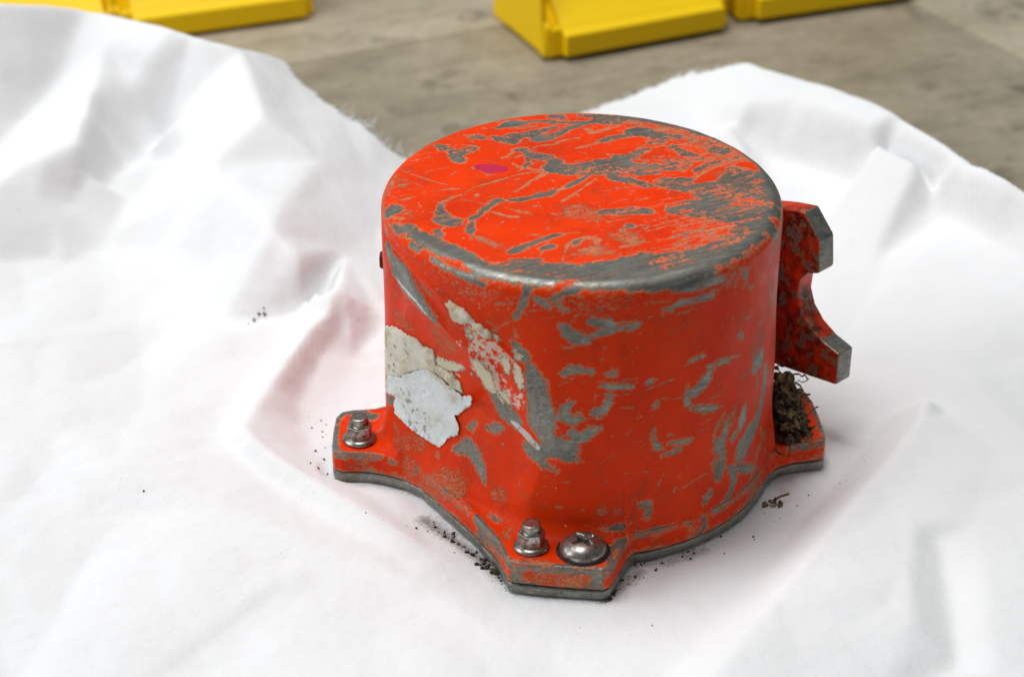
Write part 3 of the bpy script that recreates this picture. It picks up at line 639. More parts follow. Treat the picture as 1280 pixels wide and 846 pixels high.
  [(-966,-8812,1382,29),(-918,-9190,1381,29)],
  [(-2945,-7263,1381,42),(-2777,-7752,1382,41)],
  [(-2779,-6769,1382,68),(-2388,-6971,1384,55)]],
 'k':[[(-7361,-84,11541,376),(-7222,421,11646,469),(-7027,1454,11676,310)],
  [(-6711,623,11724,422)],
  [(1850,6076,11725,376),(2648,6076,11725,470)],
  [(-2394,5675,11725,376),(-1681,5775,11725,376)],
  [(4351,4487,11725,560),(4971,3904,11725,537),(5480,3039,11725,507)],
  [(3992,5375,11725,470),(3168,5575,11725,470)],
  [(5551,1354,11725,800),(6114,896,11725,794)],
  [(-3670,-3916,11724,475),(-3211,-4248,11725,469),(-2906,-4494,11725,464)],
  [(-6503,-1624,11725,417),(-6212,-2144,11725,344)],
  [(-7423,-503,11427,373),(-7251,-1652,11433,239)],
  [(40,-4820,11725,486),(606,-4820,11725,647)],
  [(1592,-3834,11725,658),(1026,-3667,11725,413)],
  [(-263,-1625,11725,758),(312,-1972,11725,669)],
  [(-5172,-4159,7679,846),(-4849,-4631,7726,564)],
  [(-5885,-3723,9787,376),(-5602,-4194,9693,437)],
  [(-7003,-1873,8426,266)],
  [(-6901,-2034,7472,525),(-6400,-2668,7419,482)],
  [(-202,-7511,10662,207),(536,-7482,10772,297)],
  [(-82,-7527,10034,277)],
  [(1454,-7358,11209,233)],
  [(6511,-3769,7456,658),(6302,-4082,7185,536)],
  [(6878,-2997,9262,470),(7030,-2697,8428,376)],
  [(4045,-6319,10938,261)],
  [(-7028,-1878,2464,464)],
  [(-6171,-2984,2437,602),(-7041,-1870,1927,565)],
  [(4822,-5737,6905,270),(5054,-5510,6410,195)],
  [(5904,-4590,6450,453)],
  [(5543,-4999,5099,492),(5127,-5420,4900,407)],
  [(7084,-2485,2603,564)],
  [(-1440,-7381,2658,272),(-2214,-7023,2792,289)],
  [(695,-7443,2420,347)],
  [(1282,-7379,2331,263)],
  [(6656,-3617,1022,564)],
  [(5009,-5602,2795,375)],
  [(-5910,-3334,600,904),(-4710,-4532,1731,866)],
  [(-8304,-1845,954,404),(-8911,-1684,710,401)],
  [(-6500,-2737,1250,758)],
  [(-2989,-6305,2358,486)],
  [(-1575,-9379,1381,517),(-2118,-8906,1382,422)],
  [(-2118,-9316,670,470),(-1162,-9474,716,502),(-209,-9598,737,534)],
  [(-2778,-7655,1382,352),(-2667,-6868,1382,357)],
  [(-3228,-6092,2206,490)]],
 'p':[[(-3776,2097,11725,276),(-3411,1957,11725,417),(-3007,1910,11725,279)]],
 'r':[[(2073,2613,11725,188),(2355,2566,11725,206),(2472,2472,11725,91)],
  [(1534,1354,11725,128),(1693,1308,11725,128)],
  [(4349,804,11725,212),(4775,1170,11725,397),(5218,1724,11725,385),(5533,2144,11725,120)],
  [(3315,1586,11725,130),(3755,1539,11725,260),(4031,1447,11724,327),(4182,1910,11725,144),(4631,2566,11725,158)],
  [(2529,1170,11725,347),(2812,1216,11725,256),(3015,1262,11725,137)],
  [(2466,-99,11725,491),(2862,-99,11725,428),(3226,36,11725,133)],
  [(3101,-766,11725,99),(3558,-367,11725,119),(4132,-54,11725,122)],
  [(2604,2660,11725,113),(2924,2566,11725,150),(3203,2472,11725,131)],
  [(2808,3470,11725,132),(3259,3470,11725,263),(3608,3135,11725,258),(3961,2897,11725,111)],
  [(6030,2284,11725,188),(6395,2284,11725,389),(6685,1910,11725,174)],
  [(6259,713,11725,81),(6546,804,11725,117),(6794,896,11725,99)],
  [(5944,3717,11722,94),(6131,3491,11715,141)],
  [(3939,3855,11725,113),(4309,3855,11725,235),(4581,3614,11725,204)],
  [(2429,-837,11725,303),(2846,-394,11725,311),(3177,-125,11725,168)],
  [(2842,-1189,11725,82),(3378,-749,11725,150),(4124,-170,11725,127)],
  [(2806,-1145,11725,88),(3200,-1101,11725,114),(3715,-1013,11725,132),(3951,-1013,11725,70)],
  [(3632,-1711,11725,129),(3950,-1624,11725,112)],
  [(2359,-2230,11725,148),(2420,-2571,11725,105)],
  [(2372,-1972,11725,103),(2841,-1929,11725,86),(3313,-1841,11724,129)],
  [(2526,-3500,11725,458),(2755,-3500,11725,502),(3090,-2995,11725,337)],
  [(2288,-3667,11725,336),(2419,-4082,11725,182)],
  [(3794,-2826,11725,169),(4066,-2784,11725,218),(4422,-2656,11725,108),(4786,-2443,11725,74)],
  [(3385,-4453,11725,92),(3786,-4123,11724,215),(4110,-3833,11725,200),(4516,-3500,11725,101)],
  [(2486,-4983,11725,92),(2810,-4576,11725,110),(3130,-4289,11725,84)],
  [(5517,-1057,11725,106),(5788,-1101,11725,176),(6219,-1101,11725,106)],
  [(6950,-2119,11626,165),(7114,-2125,11455,310),(7211,-2052,11243,188)],
  [(6450,-3321,11632,69),(6625,-3128,11577,95)],
  [(5988,-3291,11725,76),(6142,-3290,11724,64)],
  [(5645,-4719,11544,68),(5898,-4431,11521,109),(6038,-4095,11603,57)],
  [(5641,-4940,11233,114),(6075,-4405,11078,304),(6425,-3873,11143,382),(6794,-3177,11212,235)],
  [(6103,-4389,10552,481),(6315,-4058,10722,565),(6634,-3491,10769,517)],
  [(4621,-5857,11381,120),(4901,-5641,11350,122),(5063,-5508,11322,59)],
  [(5536,-5073,10832,67),(5671,-4934,10629,69)],
  [(-5046,-3751,11725,92),(-4823,-3500,11725,170),(-4673,-3332,11725,93)],
  [(-4547,-3917,11725,297),(-4359,-3750,11724,354)],
  [(-5788,-4513,11564,49),(-5591,-4756,11563,68)],
  [(-4857,-5381,11637,96),(-4515,-5551,11685,137),(-4286,-5767,11672,76)],
  [(-757,-6977,11720,76),(-462,-6981,11722,79)],
  [(-231,-7529,10056,55),(141,-7517,10049,64)],
  [(-1056,-7305,11517,45),(-760,-7176,11656,98),(-388,-6953,11724,76)],
  [(2810,-6954,11030,81),(3191,-6790,11046,81)],
  [(2126,-7191,11223,44),(2884,-6924,11099,58),(3145,-6798,11283,55)],
  [(-969,-7490,5914,146),(-891,-7499,5741,185)],
  [(-296,-7493,6718,110)],
  [(-150,-7511,5794,57)]],
 'b':[[(-6900,-2025,9138,49),(-6651,-2420,8993,75),(-6390,-3053,9048,85),(-6099,-3594,9012,66),(-5738,-4087,8753,62)],
  [(-2603,-6356,5570,75),(-2334,-6606,5454,141),(-2027,-6902,5277,161),(-1682,-7126,4965,102)],
  [(-2376,-6918,7960,115),(-2338,-6961,7414,115)]],
 'v':[[(-4163,-5680,8944,320),(-3821,-5897,8455,559),(-3363,-6142,8421,551),(-2907,-6383,8297,520)],
  [(-4441,-5485,8218,230)],
  [(-3676,-5818,7399,731),(-3371,-5939,7026,656),(-2910,-6216,6655,544)],
  [(-2909,-6260,7306,303)],
  [(-4637,-4384,6419,249)],
  [(-2450,-6726,6607,320),(-2299,-6995,7080,260)]],
 'w':[[(-3166,-6776,9393,95),(-3129,-6841,9214,75)],
  [(-4163,-5680,8944,132),(-4088,-5733,8756,94)],
  [(-2528,-7036,9023,68),(-2378,-7096,8712,164)],
  [(-3830,-5734,7528,382),(-3602,-5768,7147,489),(-3451,-5735,6725,384)],
  [(-2910,-6207,6605,247),(-2718,-6343,6418,175)],
  [(-5281,-3701,6427,306),(-4793,-4245,6654,257),(-4389,-4819,6991,136)],
  [(-4075,-5097,6840,78)],
  [(-2831,-6438,8117,234),(-2793,-6450,7772,204)],
  [(-2414,-6877,8199,244),(-2376,-6921,7698,273),(-2300,-6999,7392,126)]],
}
FILM_OUT=[(-170.05, 43.55), (-166.91, 47.54), (-163.09, 49.28), (-158.8, 53.55), (-155.45, 56.54), (-150.76, 59.44), (-145.73, 59.53), (-140.97, 58.42), (-136.41, 57.12), (-133.41, 56.47), (-130.54, 58.38), (-127.56, 60.96), (-126.35, 60.12), (-128.61, 55.45), (-132.18, 51.38), (-135.17, 47.99), (-137.54, 45.74), (-136.69, 44.25), (-135.21, 41.26), (-135.62, 38.78), (-138.23, 36.37), (-140.59, 34.54), (-142.21, 31.67), (-144.31, 28.83), (-149.45, 29.29), (-154.6, 29.76), (-160.21, 30.82), (-165.1, 31.8), (-165.54, 34.89), (-164.87, 39.63), (-167.21, 38.96), (-169.68, 38.09), (-170.19, 40.59)]   # angle deg, height mm
PUTTY_OUT=[(-171.28, 65.89), (-166.49, 69.36), (-162.25, 70.74), (-158.74, 70.18), (-156.01, 70.71), (-153.92, 69.92), (-152.85, 68.47), (-147.77, 69.72), (-147.0, 66.14), (-147.08, 63.24), (-142.87, 63.48), (-138.53, 63.71), (-135.17, 61.63), (-134.14, 58.85), (-133.64, 56.99), (-137.16, 56.77), (-140.98, 57.9), (-145.74, 58.84), (-150.78, 58.74), (-155.47, 56.0), (-158.81, 53.19), (-163.11, 48.74), (-166.52, 47.09), (-169.73, 43.07), (-171.17, 47.69), (-171.15, 57.6)]   # angle deg, height mm
FLAKE_OUT=[(-130.15, 102.72), (-128.92, 102.46), (-126.12, 101.44), (-123.56, 100.42), (-122.46, 98.57), (-119.84, 97.18), (-116.26, 94.9), (-115.98, 94.04), (-116.28, 93.09), (-120.07, 88.84), (-121.4, 89.22), (-122.87, 90.19), (-124.1, 92.03), (-122.2, 96.91), (-126.98, 92.37), (-129.02, 91.21), (-130.97, 91.45), (-132.43, 91.93), (-133.3, 93.6), (-133.76, 95.18)]   # angle deg, height mm
# cloth control points x,y,z and its outline x,y in 1/10 mm
CLOTH_PTS=[(-2886,2462,920),(-2790,2527,890),(-2692,2592,860),(-2602,2697,810),(-2509,2801,760),(-2391,2983,670),(-2285,2995,640),(-2188,2929,650),(-2089,2843,667),(-1992,2758,683),(-1897,2674,700),(-1799,2653,687),(-1701,2632,673),(-1604,2611,660),(-1508,2699,590),(-1419,2822,500),(-1361,2893,440),(-2364,2995,640),(-2380,2856,600),(-2396,2720,560),(-2412,2589,520),(-2461,2443,490),(-2510,2302,460),(-2568,2142,440),(-2625,1987,420),(-2680,1879,403),(-2734,1774,387),(-2788,1670,370),(-2272,2957,630),(-2228,2725,600),(-2226,2512,570),(-2224,2307,540),(-2220,2094,505),(-2217,1889,470),(-2292,1854,452),(-2366,1818,435),(-2483,1751,415),(-2560,1621,390),(-2619,1550,380),(-2677,1479,370),(-2735,1410,360),(-2261,1749,230),(-2191,1925,200),(-2138,2057,185),(-2083,2191,170),(-2015,2298,178),(-1946,2407,185),(-1566,2610,640),(-1636,2542,577),(-1705,2476,515),(-1757,2396,468),(-1807,2317,420),(-1857,2268,380),(-1703,1987,400),(-1613,1763,405),(-1527,1548,410),(-1450,1422,393),(-1374,1299,377),(-1301,1179,360),(-1226,1099,337),(-1152,1020,313),(-1079,943,290),(-1010,913,260),(-941,882,230),(-812,867,180),(-2217,1715,210),(-2136,1721,182),(-2055,1727,155),(-1959,1700,172),(-1863,1674,190),(-1793,1698,245),(-1723,1722,300),(-2523,1296,160),(-2429,1353,140),(-2334,1410,120),(-2251,1400,103),(-2167,1391,87),(-2084,1382,70),(-1992,1355,60),(-1900,1329,50),(-1808,1302,40),(-1707,1201,35),(-1608,1101,30),(-1517,983,22),(-1428,867,15),(-1297,944,15),(-1222,980,20),(-1147,1017,25),(-1410,820,70),(-1307,892,80),(-1230,911,95),(-1154,930,110),(-1054,943,130),(-840,880,165),(-941,848,175),(-1033,813,175),(-1106,694,165),(-1167,519,150),(-1201,415,142),(-1235,313,135),(-1293,155,125),(-1328,1,130),(-1288,-92,125),(-1194,-173,110),(-1120,-229,100),(-1046,-284,90),(-957,-358,77),(-869,-430,65),(-806,-481,57),(-743,-531,48),(-681,-581,40),(-609,-651,30),(-537,-720,20),(-467,-787,10),(-414,-862,7),(-362,-936,3),(-311,-1008,0),(-260,-1080,-3),(-927,858,95),(-1010,821,85),(-1064,745,50),(-1104,583,20),(-1140,387,10),(-1116,208,5),(-1051,26,2),(-993,-62,1),(-935,-148,1),(-860,-230,0),(-786,-310,0),(-726,-381,-1),(-667,-451,-1),(-609,-520,-2),(-824,843,80),(-892,827,50),(-939,729,20),(-962,551,8),(-819,728,60),(-843,707,25),(-815,613,10),(-1268,643,70),(-1337,488,65),(-1402,305,60),(-1423,136,50),(-1386,-6,45),(-1305,-113,39),(-1225,-218,32),(-1146,-298,29),(-1068,-376,25),(-991,-453,22),(-927,-509,20),(-863,-564,17),(-800,-619,15),(-737,-672,12),(-676,-726,10),(-2447,-125,120),(-2375,-142,120),(-2303,-160,120),(-2232,-177,120),(-2160,-194,120),(-2089,-211,120),(-2014,-227,120),(-1939,-242,120),(-1865,-257,120),(-1778,-291,115),(-1692,-324,110),(-1606,-358,105),(-1530,-400,100),(-1454,-442,95),(-1379,-484,90),(-1305,-528,83),(-1230,-571,77),(-1157,-615,70),(-1089,-645,64),(-1021,-675,58),(-954,-705,52),(-887,-734,46),(-821,-764,40),(-754,-800,35),(-688,-837,30),(-622,-873,25),(-557,-909,20),(-492,-944,15),(-2031,-399,70),(-1956,-423,67),(-1881,-446,65),(-1807,-470,62),(-1733,-493,60),(-1660,-516,58),(-1586,-539,55),(-1517,-577,52),(-1447,-615,48),(-1379,-652,45),(-1310,-689,42),(-1243,-725,38),(-1175,-762,35),(-1108,-792,31),(-1041,-821,27),(-975,-851,23),(-908,-880,19),(-843,-910,15),(-1045,-840,40),(-1131,-929,40),(-1183,-991,40),(-1235,-1052,40),(-1284,-1123,40),(-1333,-1194,40),(-1381,-1264,40),(-1425,-1364,40),(-1468,-1463,40),(-958,-920,12),(-1025,-997,11),(-1091,-1073,10),(-1154,-1168,10),(-1215,-1261,10),(-1249,-1343,10),(-1282,-1424,10),(1390,111,170),(1344,-28,170),(1265,-159,167),(1188,-287,165),(1124,-387,162),(1061,-485,158),(999,-581,155),(948,-673,152),(897,-764,148),(847,-853,145),(798,-940,142),(750,-1026,138),(703,-1110,135),(655,-1188,131),(609,-1266,127),(563,-1341,122),(517,-1416,118),(473,-1489,114),(429,-1562,110),(383,-1639,107),(338,-1716,103),(294,-1791,100),(1244,198,30),(1188,99,23),(1133,1,15),(1079,-95,8),(1021,-185,6),(964,-274,4),(908,-362,2),(853,-447,0),(794,-549,0),(736,-649,0),(679,-748,0),(623,-844,0),(568,-938,0),(520,-1022,0),(473,-1104,0),(427,-1185,0),(381,-1265,0),(336,-1343,0),(292,-1420,0),(242,-1504,0),(192,-1587,0),(143,-1667,0),(1313,-732,50),(1305,-906,30),(1298,-1087,20),(1288,-1208,17),(1278,-1327,13),(1269,-1442,10),(1236,-677,120),(1199,-825,115),(1164,-968,110),(1155,-1073,103),(1145,-1175,97),(1135,-1275,90),(1444,-686,90),(1435,-833,85),(1425,-975,80),(1414,-1089,78),(1404,-1200,76),(1393,-1309,74),(1383,-1415,72),(1373,-1519,70),(1182,817,20),(1247,731,40),(1310,645,60),(1373,560,80),(1434,480,100),(1494,401,120),(1599,262,150),(1648,69,155),(1698,-41,152),(1747,-149,150),(1799,-228,147),(1851,-306,143),(1902,-383,140),(1294,690,35),(1397,710,52),(1500,731,70),(1570,683,83),(1639,635,97),(1708,588,110),(1793,507,115),(1876,427,120),(1925,342,120),(1973,258,120),(2021,175,120),(1422,195,100),(1467,102,105),(1512,9,110),(1558,-94,110),(1603,-196,110),(395,3188,150),(495,3179,205),(594,3170,260),(698,3133,307),(802,3096,353),(904,3057,400),(986,2949,413),(1068,2841,427),(1148,2735,440),(1233,2622,445),(1316,2510,450),(1397,2400,455),(1478,2292,460),(1539,2192,463),(1599,2092,465),(1658,1994,467),(1716,1898,470),(1777,1774,473),(1837,1653,477),(1896,1534,480),(1972,1428,465),(2047,1324,450),(2100,1235,440),(2152,1148,430),(2205,1063,420),(768,2541,280),(885,2596,370),(988,2573,393),(1091,2551,415),(1170,2446,412),(1248,2343,408),(1324,2241,405),(1389,2155,403),(1452,2070,402),(1515,1987,400),(1607,1870,413),(1698,1755,425),(1762,1663,433),(1824,1572,442),(1886,1482,450),(790,2616,190),(868,2554,167),(946,2492,145),(1031,2432,133),(1116,2373,122),(1200,2315,110),(1292,2229,113),(1383,2145,117),(1473,2061,120),(1566,1939,145),(1657,1819,170),(1719,1695,187),(1779,1573,205),(1838,1453,223),(1895,1334,240),(-88,-1078,-4),(114,-1030,-4),(387,-818,-4),(679,-522,-4),(856,-276,-4),(1035,-80,-2),(1114,309,0),(984,621,5),(-955,430,3),(-980,65,0),(-1467,-261,60),(-664,-1011,0),(-2198,-473,90),(-1833,-884,50),(-2136,-811,70),(-2070,-1175,50),(-1716,-1268,50),(-786,-1411,0),(-1687,-1463,40),(-260,-1294,0),(-260,-1646,0),(74,-1339,0),(-1602,-877,45),(904,-1334,100),(1674,-557,110),(1581,-1134,90),(1615,-1532,80),(693,-1766,80),(975,-1649,70),(1045,-883,120),(1276,1076,40),(1926,707,150),(2086,506,150),(169,3116,80),(622,2927,200),(764,2752,300),(994,2745,410),(717,2567,170),(955,2158,110),(1359,1466,90),(1139,1740,70),(1829,826,160),(1592,1372,140),(2019,1072,260),(2122,719,220),(1051,1239,10),(1577,1022,90),(1885,1425,360),(-1298,2735,410),(-1191,2586,370),(-1070,2482,320),(-935,2432,250),(-839,2403,170),(-726,2418,90),(-419,2659,40),(-98,2989,40),(-2659,2288,630),(-2846,2103,630),(-2527,2502,640),(-2537,1430,270),(-2713,1221,220),(-2410,1649,320),(-2315,1567,220),(-1990,2596,600),(-2069,2521,445),(-2154,2245,320),(-2207,1856,320),(-1409,2079,520),(-1144,1921,370),(-1253,1468,410),(-1024,1709,270),(-915,2017,200),(-875,1566,160),(-1003,1334,220),(-1869,2181,225),(-2046,1922,160),(-1453,1230,215),(-1261,1015,165),(-1647,1337,110),(-1853,1538,85),(-2112,1587,100),(-1964,1032,45),(-1702,874,35),(-1737,627,60),(-1527,545,50),(-2092,761,80),(-2388,558,120),(-2522,237,120),(-1992,146,100),(-2181,-1463,40),(-1733,118,80),(-1532,29,60),(-1400,611,50),(-2461,950,130),(-862,551,8),(-798,613,10),(-1049,363,5),(620,0,-4),(536,309,-4),(310,536,-4),(0,620,-4),(-309,536,-4),(-536,309,-4),(-620,0,-4),(-536,-310,-4),(-310,-536,-4),(0,-620,-4),(310,-536,-4),(536,-310,-4),(0,0,-4),(-2763,2992,420),(-2803,3342,-25),(-2579,3200,370),(-2619,3550,-25),(-2421,3382,325),(-2461,3732,-25),(-1971,3121,330),(-2011,3471,-25),(-1675,3056,310),(-1715,3406,-25),(-1478,3172,250),(-1518,3522,-25),(-2958,2862,450),(-2998,3212,-25),(963,3287,160),(1023,3537,-25),(1207,2964,176),(1267,3214,-25),(1537,2522,184),(1597,2772,-25),(1776,2127,188),(1836,2377,-25),(1955,1763,192),(2015,2013,-25),(2106,1554,180),(2166,1804,-25),(2264,1292,168),(2324,1542,-25),(-1340,3112,430),(-1278,2955,400),(-1171,2806,360),(-1050,2701,310),(-914,2651,240),(-819,2622,160),(-398,2878,30),(-78,3208,30),(188,3335,70),(414,3408,140),(614,3389,250)]
CLOTH_EDGES=[(0,1),(1,2),(2,3),(3,4),(4,5),(5,6),(6,7),(7,8),(8,9),(9,10),(10,11),(11,12),(12,13),(13,14),(14,15),(15,16),(17,18),(18,19),(19,20),(20,21),(21,22),(22,23),(23,24),(24,25),(25,26),(26,27),(28,29),(29,30),(30,31),(31,32),(32,33),(33,34),(34,35),(35,36),(36,37),(37,38),(38,39),(39,40),(41,42),(42,43),(43,44),(44,45),(45,46),(47,48),(48,49),(49,50),(50,51),(51,52),(52,53),(53,54),(54,55),(55,56),(56,57),(57,58),(58,59),(59,60),(60,61),(61,62),(62,63),(63,64),(65,66),(66,67),(67,68),(68,69),(69,70),(70,71),(72,73),(73,74),(74,75),(75,76),(76,77),(77,78),(78,79),(79,80),(80,81),(81,82),(82,83),(83,84),(84,85),(85,86),(86,87),(88,89),(89,90),(90,91),(91,92),(93,94),(94,95),(95,96),(96,97),(97,98),(98,99),(99,100),(100,101),(101,102),(102,103),(103,104),(104,105),(105,106),(106,107),(107,108),(108,109),(109,110),(110,111),(111,112),(112,113),(113,114),(114,115),(115,116),(116,117),(118,119),(119,120),(120,121),(121,122),(122,123),(123,124),(124,125),(125,126),(126,127),(127,128),(128,129),(129,130),(130,131),(132,133),(133,134),(134,135),(136,137),(137,138),(139,140),(140,141),(141,142),(142,143),(143,144),(144,145),(145,146),(146,147),(147,148),(148,149),(149,150),(150,151),(151,152),(152,153),(154,155),(155,156),(156,157),(157,158),(158,159),(159,160),(160,161),(161,162),(162,163),(163,164),(164,165),(165,166),(166,167),(167,168),(168,169),(169,170),(170,171),(171,172),(172,173),(173,174),(174,175),(175,176),(176,177),(177,178),(178,179),(179,180),(180,181),(182,183),(183,184),(184,185),(185,186),(186,187),(187,188),(188,189),(189,190),(190,191),(191,192),(192,193),(193,194),(194,195),(195,196),(196,197),(197,198),(198,199),(200,201),(201,202),(202,203),(203,204),(204,205),(205,206),(206,207),(207,208),(209,210),(210,211),(211,212),(212,213),(213,214),(214,215),(216,217),(217,218),(218,219),(219,220),(220,221),(221,222),(222,223),(223,224),(224,225),(225,226),(226,227),(227,228),(228,229),(229,230),(230,231),(231,232),(232,233),(233,234),(234,235),(235,236),(236,237),(238,239),(239,240),(240,241),(241,242),(242,243),(243,244),(244,245),(245,246),(246,247),(247,248),(248,249),(249,250),(250,251),(251,252),(252,253),(253,254),(254,255),(255,256),(256,257),(257,258),(258,259),(260,261),(261,262),(262,263),(263,264),(264,265),(266,267),(267,268),(268,269),(269,270),(270,271),(272,273),(273,274),(274,275),(275,276),(276,277),(277,278),(278,279),(280,281),(281,282),(282,283),(283,284),(284,285),(285,286),(286,287),(287,288),(288,289),(289,290),(290,291),(291,292),(293,294),(294,295),(295,296),(296,297),(297,298),(298,299),(299,300),(300,301),(301,302),(302,303),(304,305),(305,306),(306,307),(307,308),(309,310),(310,311),(311,312),(312,313),(313,314),(314,315),(315,316),(316,317),(317,318),(318,319),(319,320),(320,321),(321,322),(322,323),(323,324),(324,325),(325,326),(326,327),(327,328),(328,329),(329,330),(330,331),(331,332),(332,333),(334,335),(335,336),(336,337),(337,338),(338,339),(339,340),(340,341),(341,342),(342,343),(343,344),(344,345),(345,346),(346,347),(347,348),(349,350),(350,351),(351,352),(352,353),(353,354),(354,355),(355,356),(356,357),(357,358),(358,359),(359,360),(360,361),(361,362),(362,363)]
CLOTH_OUT=[(-5200,-2600),(-5200,5200),(-2860,3792),(-1510,3222),(-1361,2893),(-1330,2807),(-1298,2735),(-1191,2586),(-1070,2482),(-995,2486),(-935,2432),(-839,2403),(-726,2418),(-419,2659),(-98,2989),(169,3116),(395,3188),(594,3170),(790,3114),(897,3034),(1247,3164),(2354,1492),(3600,2000),(3600,-2600)]
CLOTH_FRAY=[(-1361,2893),(-1330,2807),(-1298,2735),(-1191,2586),(-1070,2482),(-995,2486),(-935,2432),(-839,2403),(-726,2418),(-419,2659),(-98,2989),(169,3116),(395,3188),(594,3170),(790,3114)]
CRUMB_LINES=[([(-596,-442),(-455,-612),(-349,-732),(-284,-833)],9,110,0.75),([(-502,-560),(-379,-706),(-296,-818)],6,30,1.3),([(65,-947),(134,-883),(212,-783)],7,45,0.8),([(185,-732),(335,-706),(458,-644)],10,40,0.7),([(517,-654),(716,-442),(850,-332)],22,16,0.5),([(-1019,-163),(-1016,71),(-989,192)],12,14,0.7),([(-1414,921),(-1336,977)],4,10,1.1),([(-1112,315),(-1021,143)],14,6,0.8),([(-90,-1149),(375,-1006)],40,9,0.5),([(-843,-387),(-499,-654)],22,9,0.6),([(-1917,-387),(-963,-858)],60,5,0.5),([(844,-387),(1134,-47)],30,8,0.5)]

# ================================================================ setting: bench, floor
BZ=-0.0030
ang=math.radians(26)
bd=np.array([math.cos(ang),math.sin(ang)])
bench=empty("workbench",(0,0,BZ)); tag(bench,"worn pale wooden workbench top lying under the white cloth","workbench")
def slab(name,poly,z0,z1,mat,par,bev=.003):
    bm=bmesh.new(); prism(bm,poly,lambda u,v,t:(u,v,t),z0,z1); return from_bm(name,bm,mat,par,bevel=bev,seg=3)
# table top, and two raised ledges along its back and right edges
Lp=np.array([-.148,.400]); Rp=np.array([.2017,.4967]); rd=np.array([.0530,-.0886]); rd/=np.linalg.norm(rd)
def P2(p): return (float(p[0]),float(p[1]))
far=Lp+bd*.62; near=Lp-bd*.55
corner=None
# back ledge line meets right ledge line
A_=np.array([[bd[0],-rd[0]],[bd[1],-rd[1]]]); tt=np.linalg.solve(A_,Rp-Lp); corner=Lp+bd*tt[0]
slab("bench_top",[(-.75,-.5),(.75,-.5),(.75,.9),(-.75,.9)],-.03,0,M['bench'],bench)
nb=np.array([-bd[1],bd[0]]); nr=np.array([-rd[1],rd[0]]); nr=nr if nr[0]>0 else -nr
slab("back_ledge",[P2(near),P2(corner),P2(corner+nb*.12),P2(near+nb*.12)],-.002,.0009,M['ledge'],bench,.0008)
slab("side_ledge",[P2(corner+rd*.0015+nr*.001),P2(corner+rd*.55),P2(corner+rd*.55+nr*.052),P2(corner+nr*.052)],-.002,.0009,M['ledge'],bench,.0008)
fl=slab("floor",[(-6,-6),(6,-6),(6,6),(-6,6)],-.95,-.9,M['floor'],None,0); tag(fl,"dark workshop floor beyond the bench edge",None,None,"structure")

# ================================================================ cloth
gx=np.arange(-.50,.345,.002); gy=np.arange(-.25,.52,.002)
CP=np.array(CLOTH_PTS)/1e4
corners=[(-.7,-.4,0),(.6,-.4,0),(.6,.8,BZ),(-.7,.8,BZ)]
CP=np.vstack([CP,corners])
res=delaunay_2d_cdt([Vector((float(a),float(b))) for a,b,_ in CP],CLOTH_EDGES,[],0,1e-6)
vo=res[0]; tri=res[2]; orig=res[3]
vz=[CP[o[0],2] if len(o) else CP[np.hypot(CP[:,0]-vo[i][0],CP[:,1]-vo[i][1]).argsort()[:3],2].mean() for i,o in enumerate(orig)]
GX,GY=np.meshgrid(gx,gy); Z=np.zeros_like(GX)
for t in tri:
    (ax,ay),(bx,by),(cx,cy)=[tuple(vo[i]) for i in t[:3]]
    i0,i1=np.searchsorted(gx,min(ax,bx,cx))-1,np.searchsorted(gx,max(ax,bx,cx))+1
    j0,j1=np.searchsorted(gy,min(ay,by,cy))-1,np.searchsorted(gy,max(ay,by,cy))+1
    i0=max(i0,0);j0=max(j0,0)
    X_=GX[j0:j1,i0:i1];Y_=GY[j0:j1,i0:i1]
    if X_.size==0: continue
    den=(by-cy)*(ax-cx)+(cx-bx)*(ay-cy)
    if abs(den)<1e-14: continue
    l1=((by-cy)*(X_-cx)+(cx-bx)*(Y_-cy))/den; l2=((cy-ay)*(X_-cx)+(ax-cx)*(Y_-cy))/den; l3=1-l1-l2
    m=(l1>=-1e-6)&(l2>=-1e-6)&(l3>=-1e-6)
    sub=Z[j0:j1,i0:i1]; sub[m]=(l1*vz[t[0]]+l2*vz[t[1]]+l3*vz[t[2]])[m]
def blur(Zm,s):
    k=int(3*s/.002)+1; x=np.arange(-k,k+1)*.002; w=np.exp(-(x/s)**2/2); w/=w.sum()
    Zp=np.pad(Zm,k,mode='edge')
    Zp=np.apply_along_axis(lambda a:np.convolve(a,w,'valid'),0,Zp); return np.apply_along_axis(lambda a:np.convolve(a,w,'valid'),1,Zp)
Zs,Zb,Zf=blur(Z,.0014),blur(Z,.0036),blur(Z,.0010)
crisp=np.clip(.5+.9*vnoise(GX*22,GY*22,0,3),0,1)
Zc=Zb+(Zs-Zb)*(.6+.4*crisp)
hem=np.exp(-(np.minimum.reduce([np.hypot(GX-a,GY-b) for a,b in((-.112,.062),(-.125,.055),(-.098,.068),(-.085,.07))])/.02)**2)
Zc=Zc*(1-hem)+Zf*hem
rad=np.hypot(GX,GY)
away=sst(.10,.16,rad)
Zc=Zc+away*(.0006*vnoise(GX*22+GY*14,GY*30,0,5)+.00018*vnoise(GX*70-GY*30,GY*80+GX*40,0,9))
Zc=Zc+away*(.0050*np.abs(vnoise(GX*9+GY*3,GY*8-GX*2,0,31))+.0030*np.abs(vnoise(GX*17-GY*6,GY*15+GX*5,0,37))+.0012*np.abs(vnoise(GX*36+GY*9,GY*33-GX*12,0,41)))
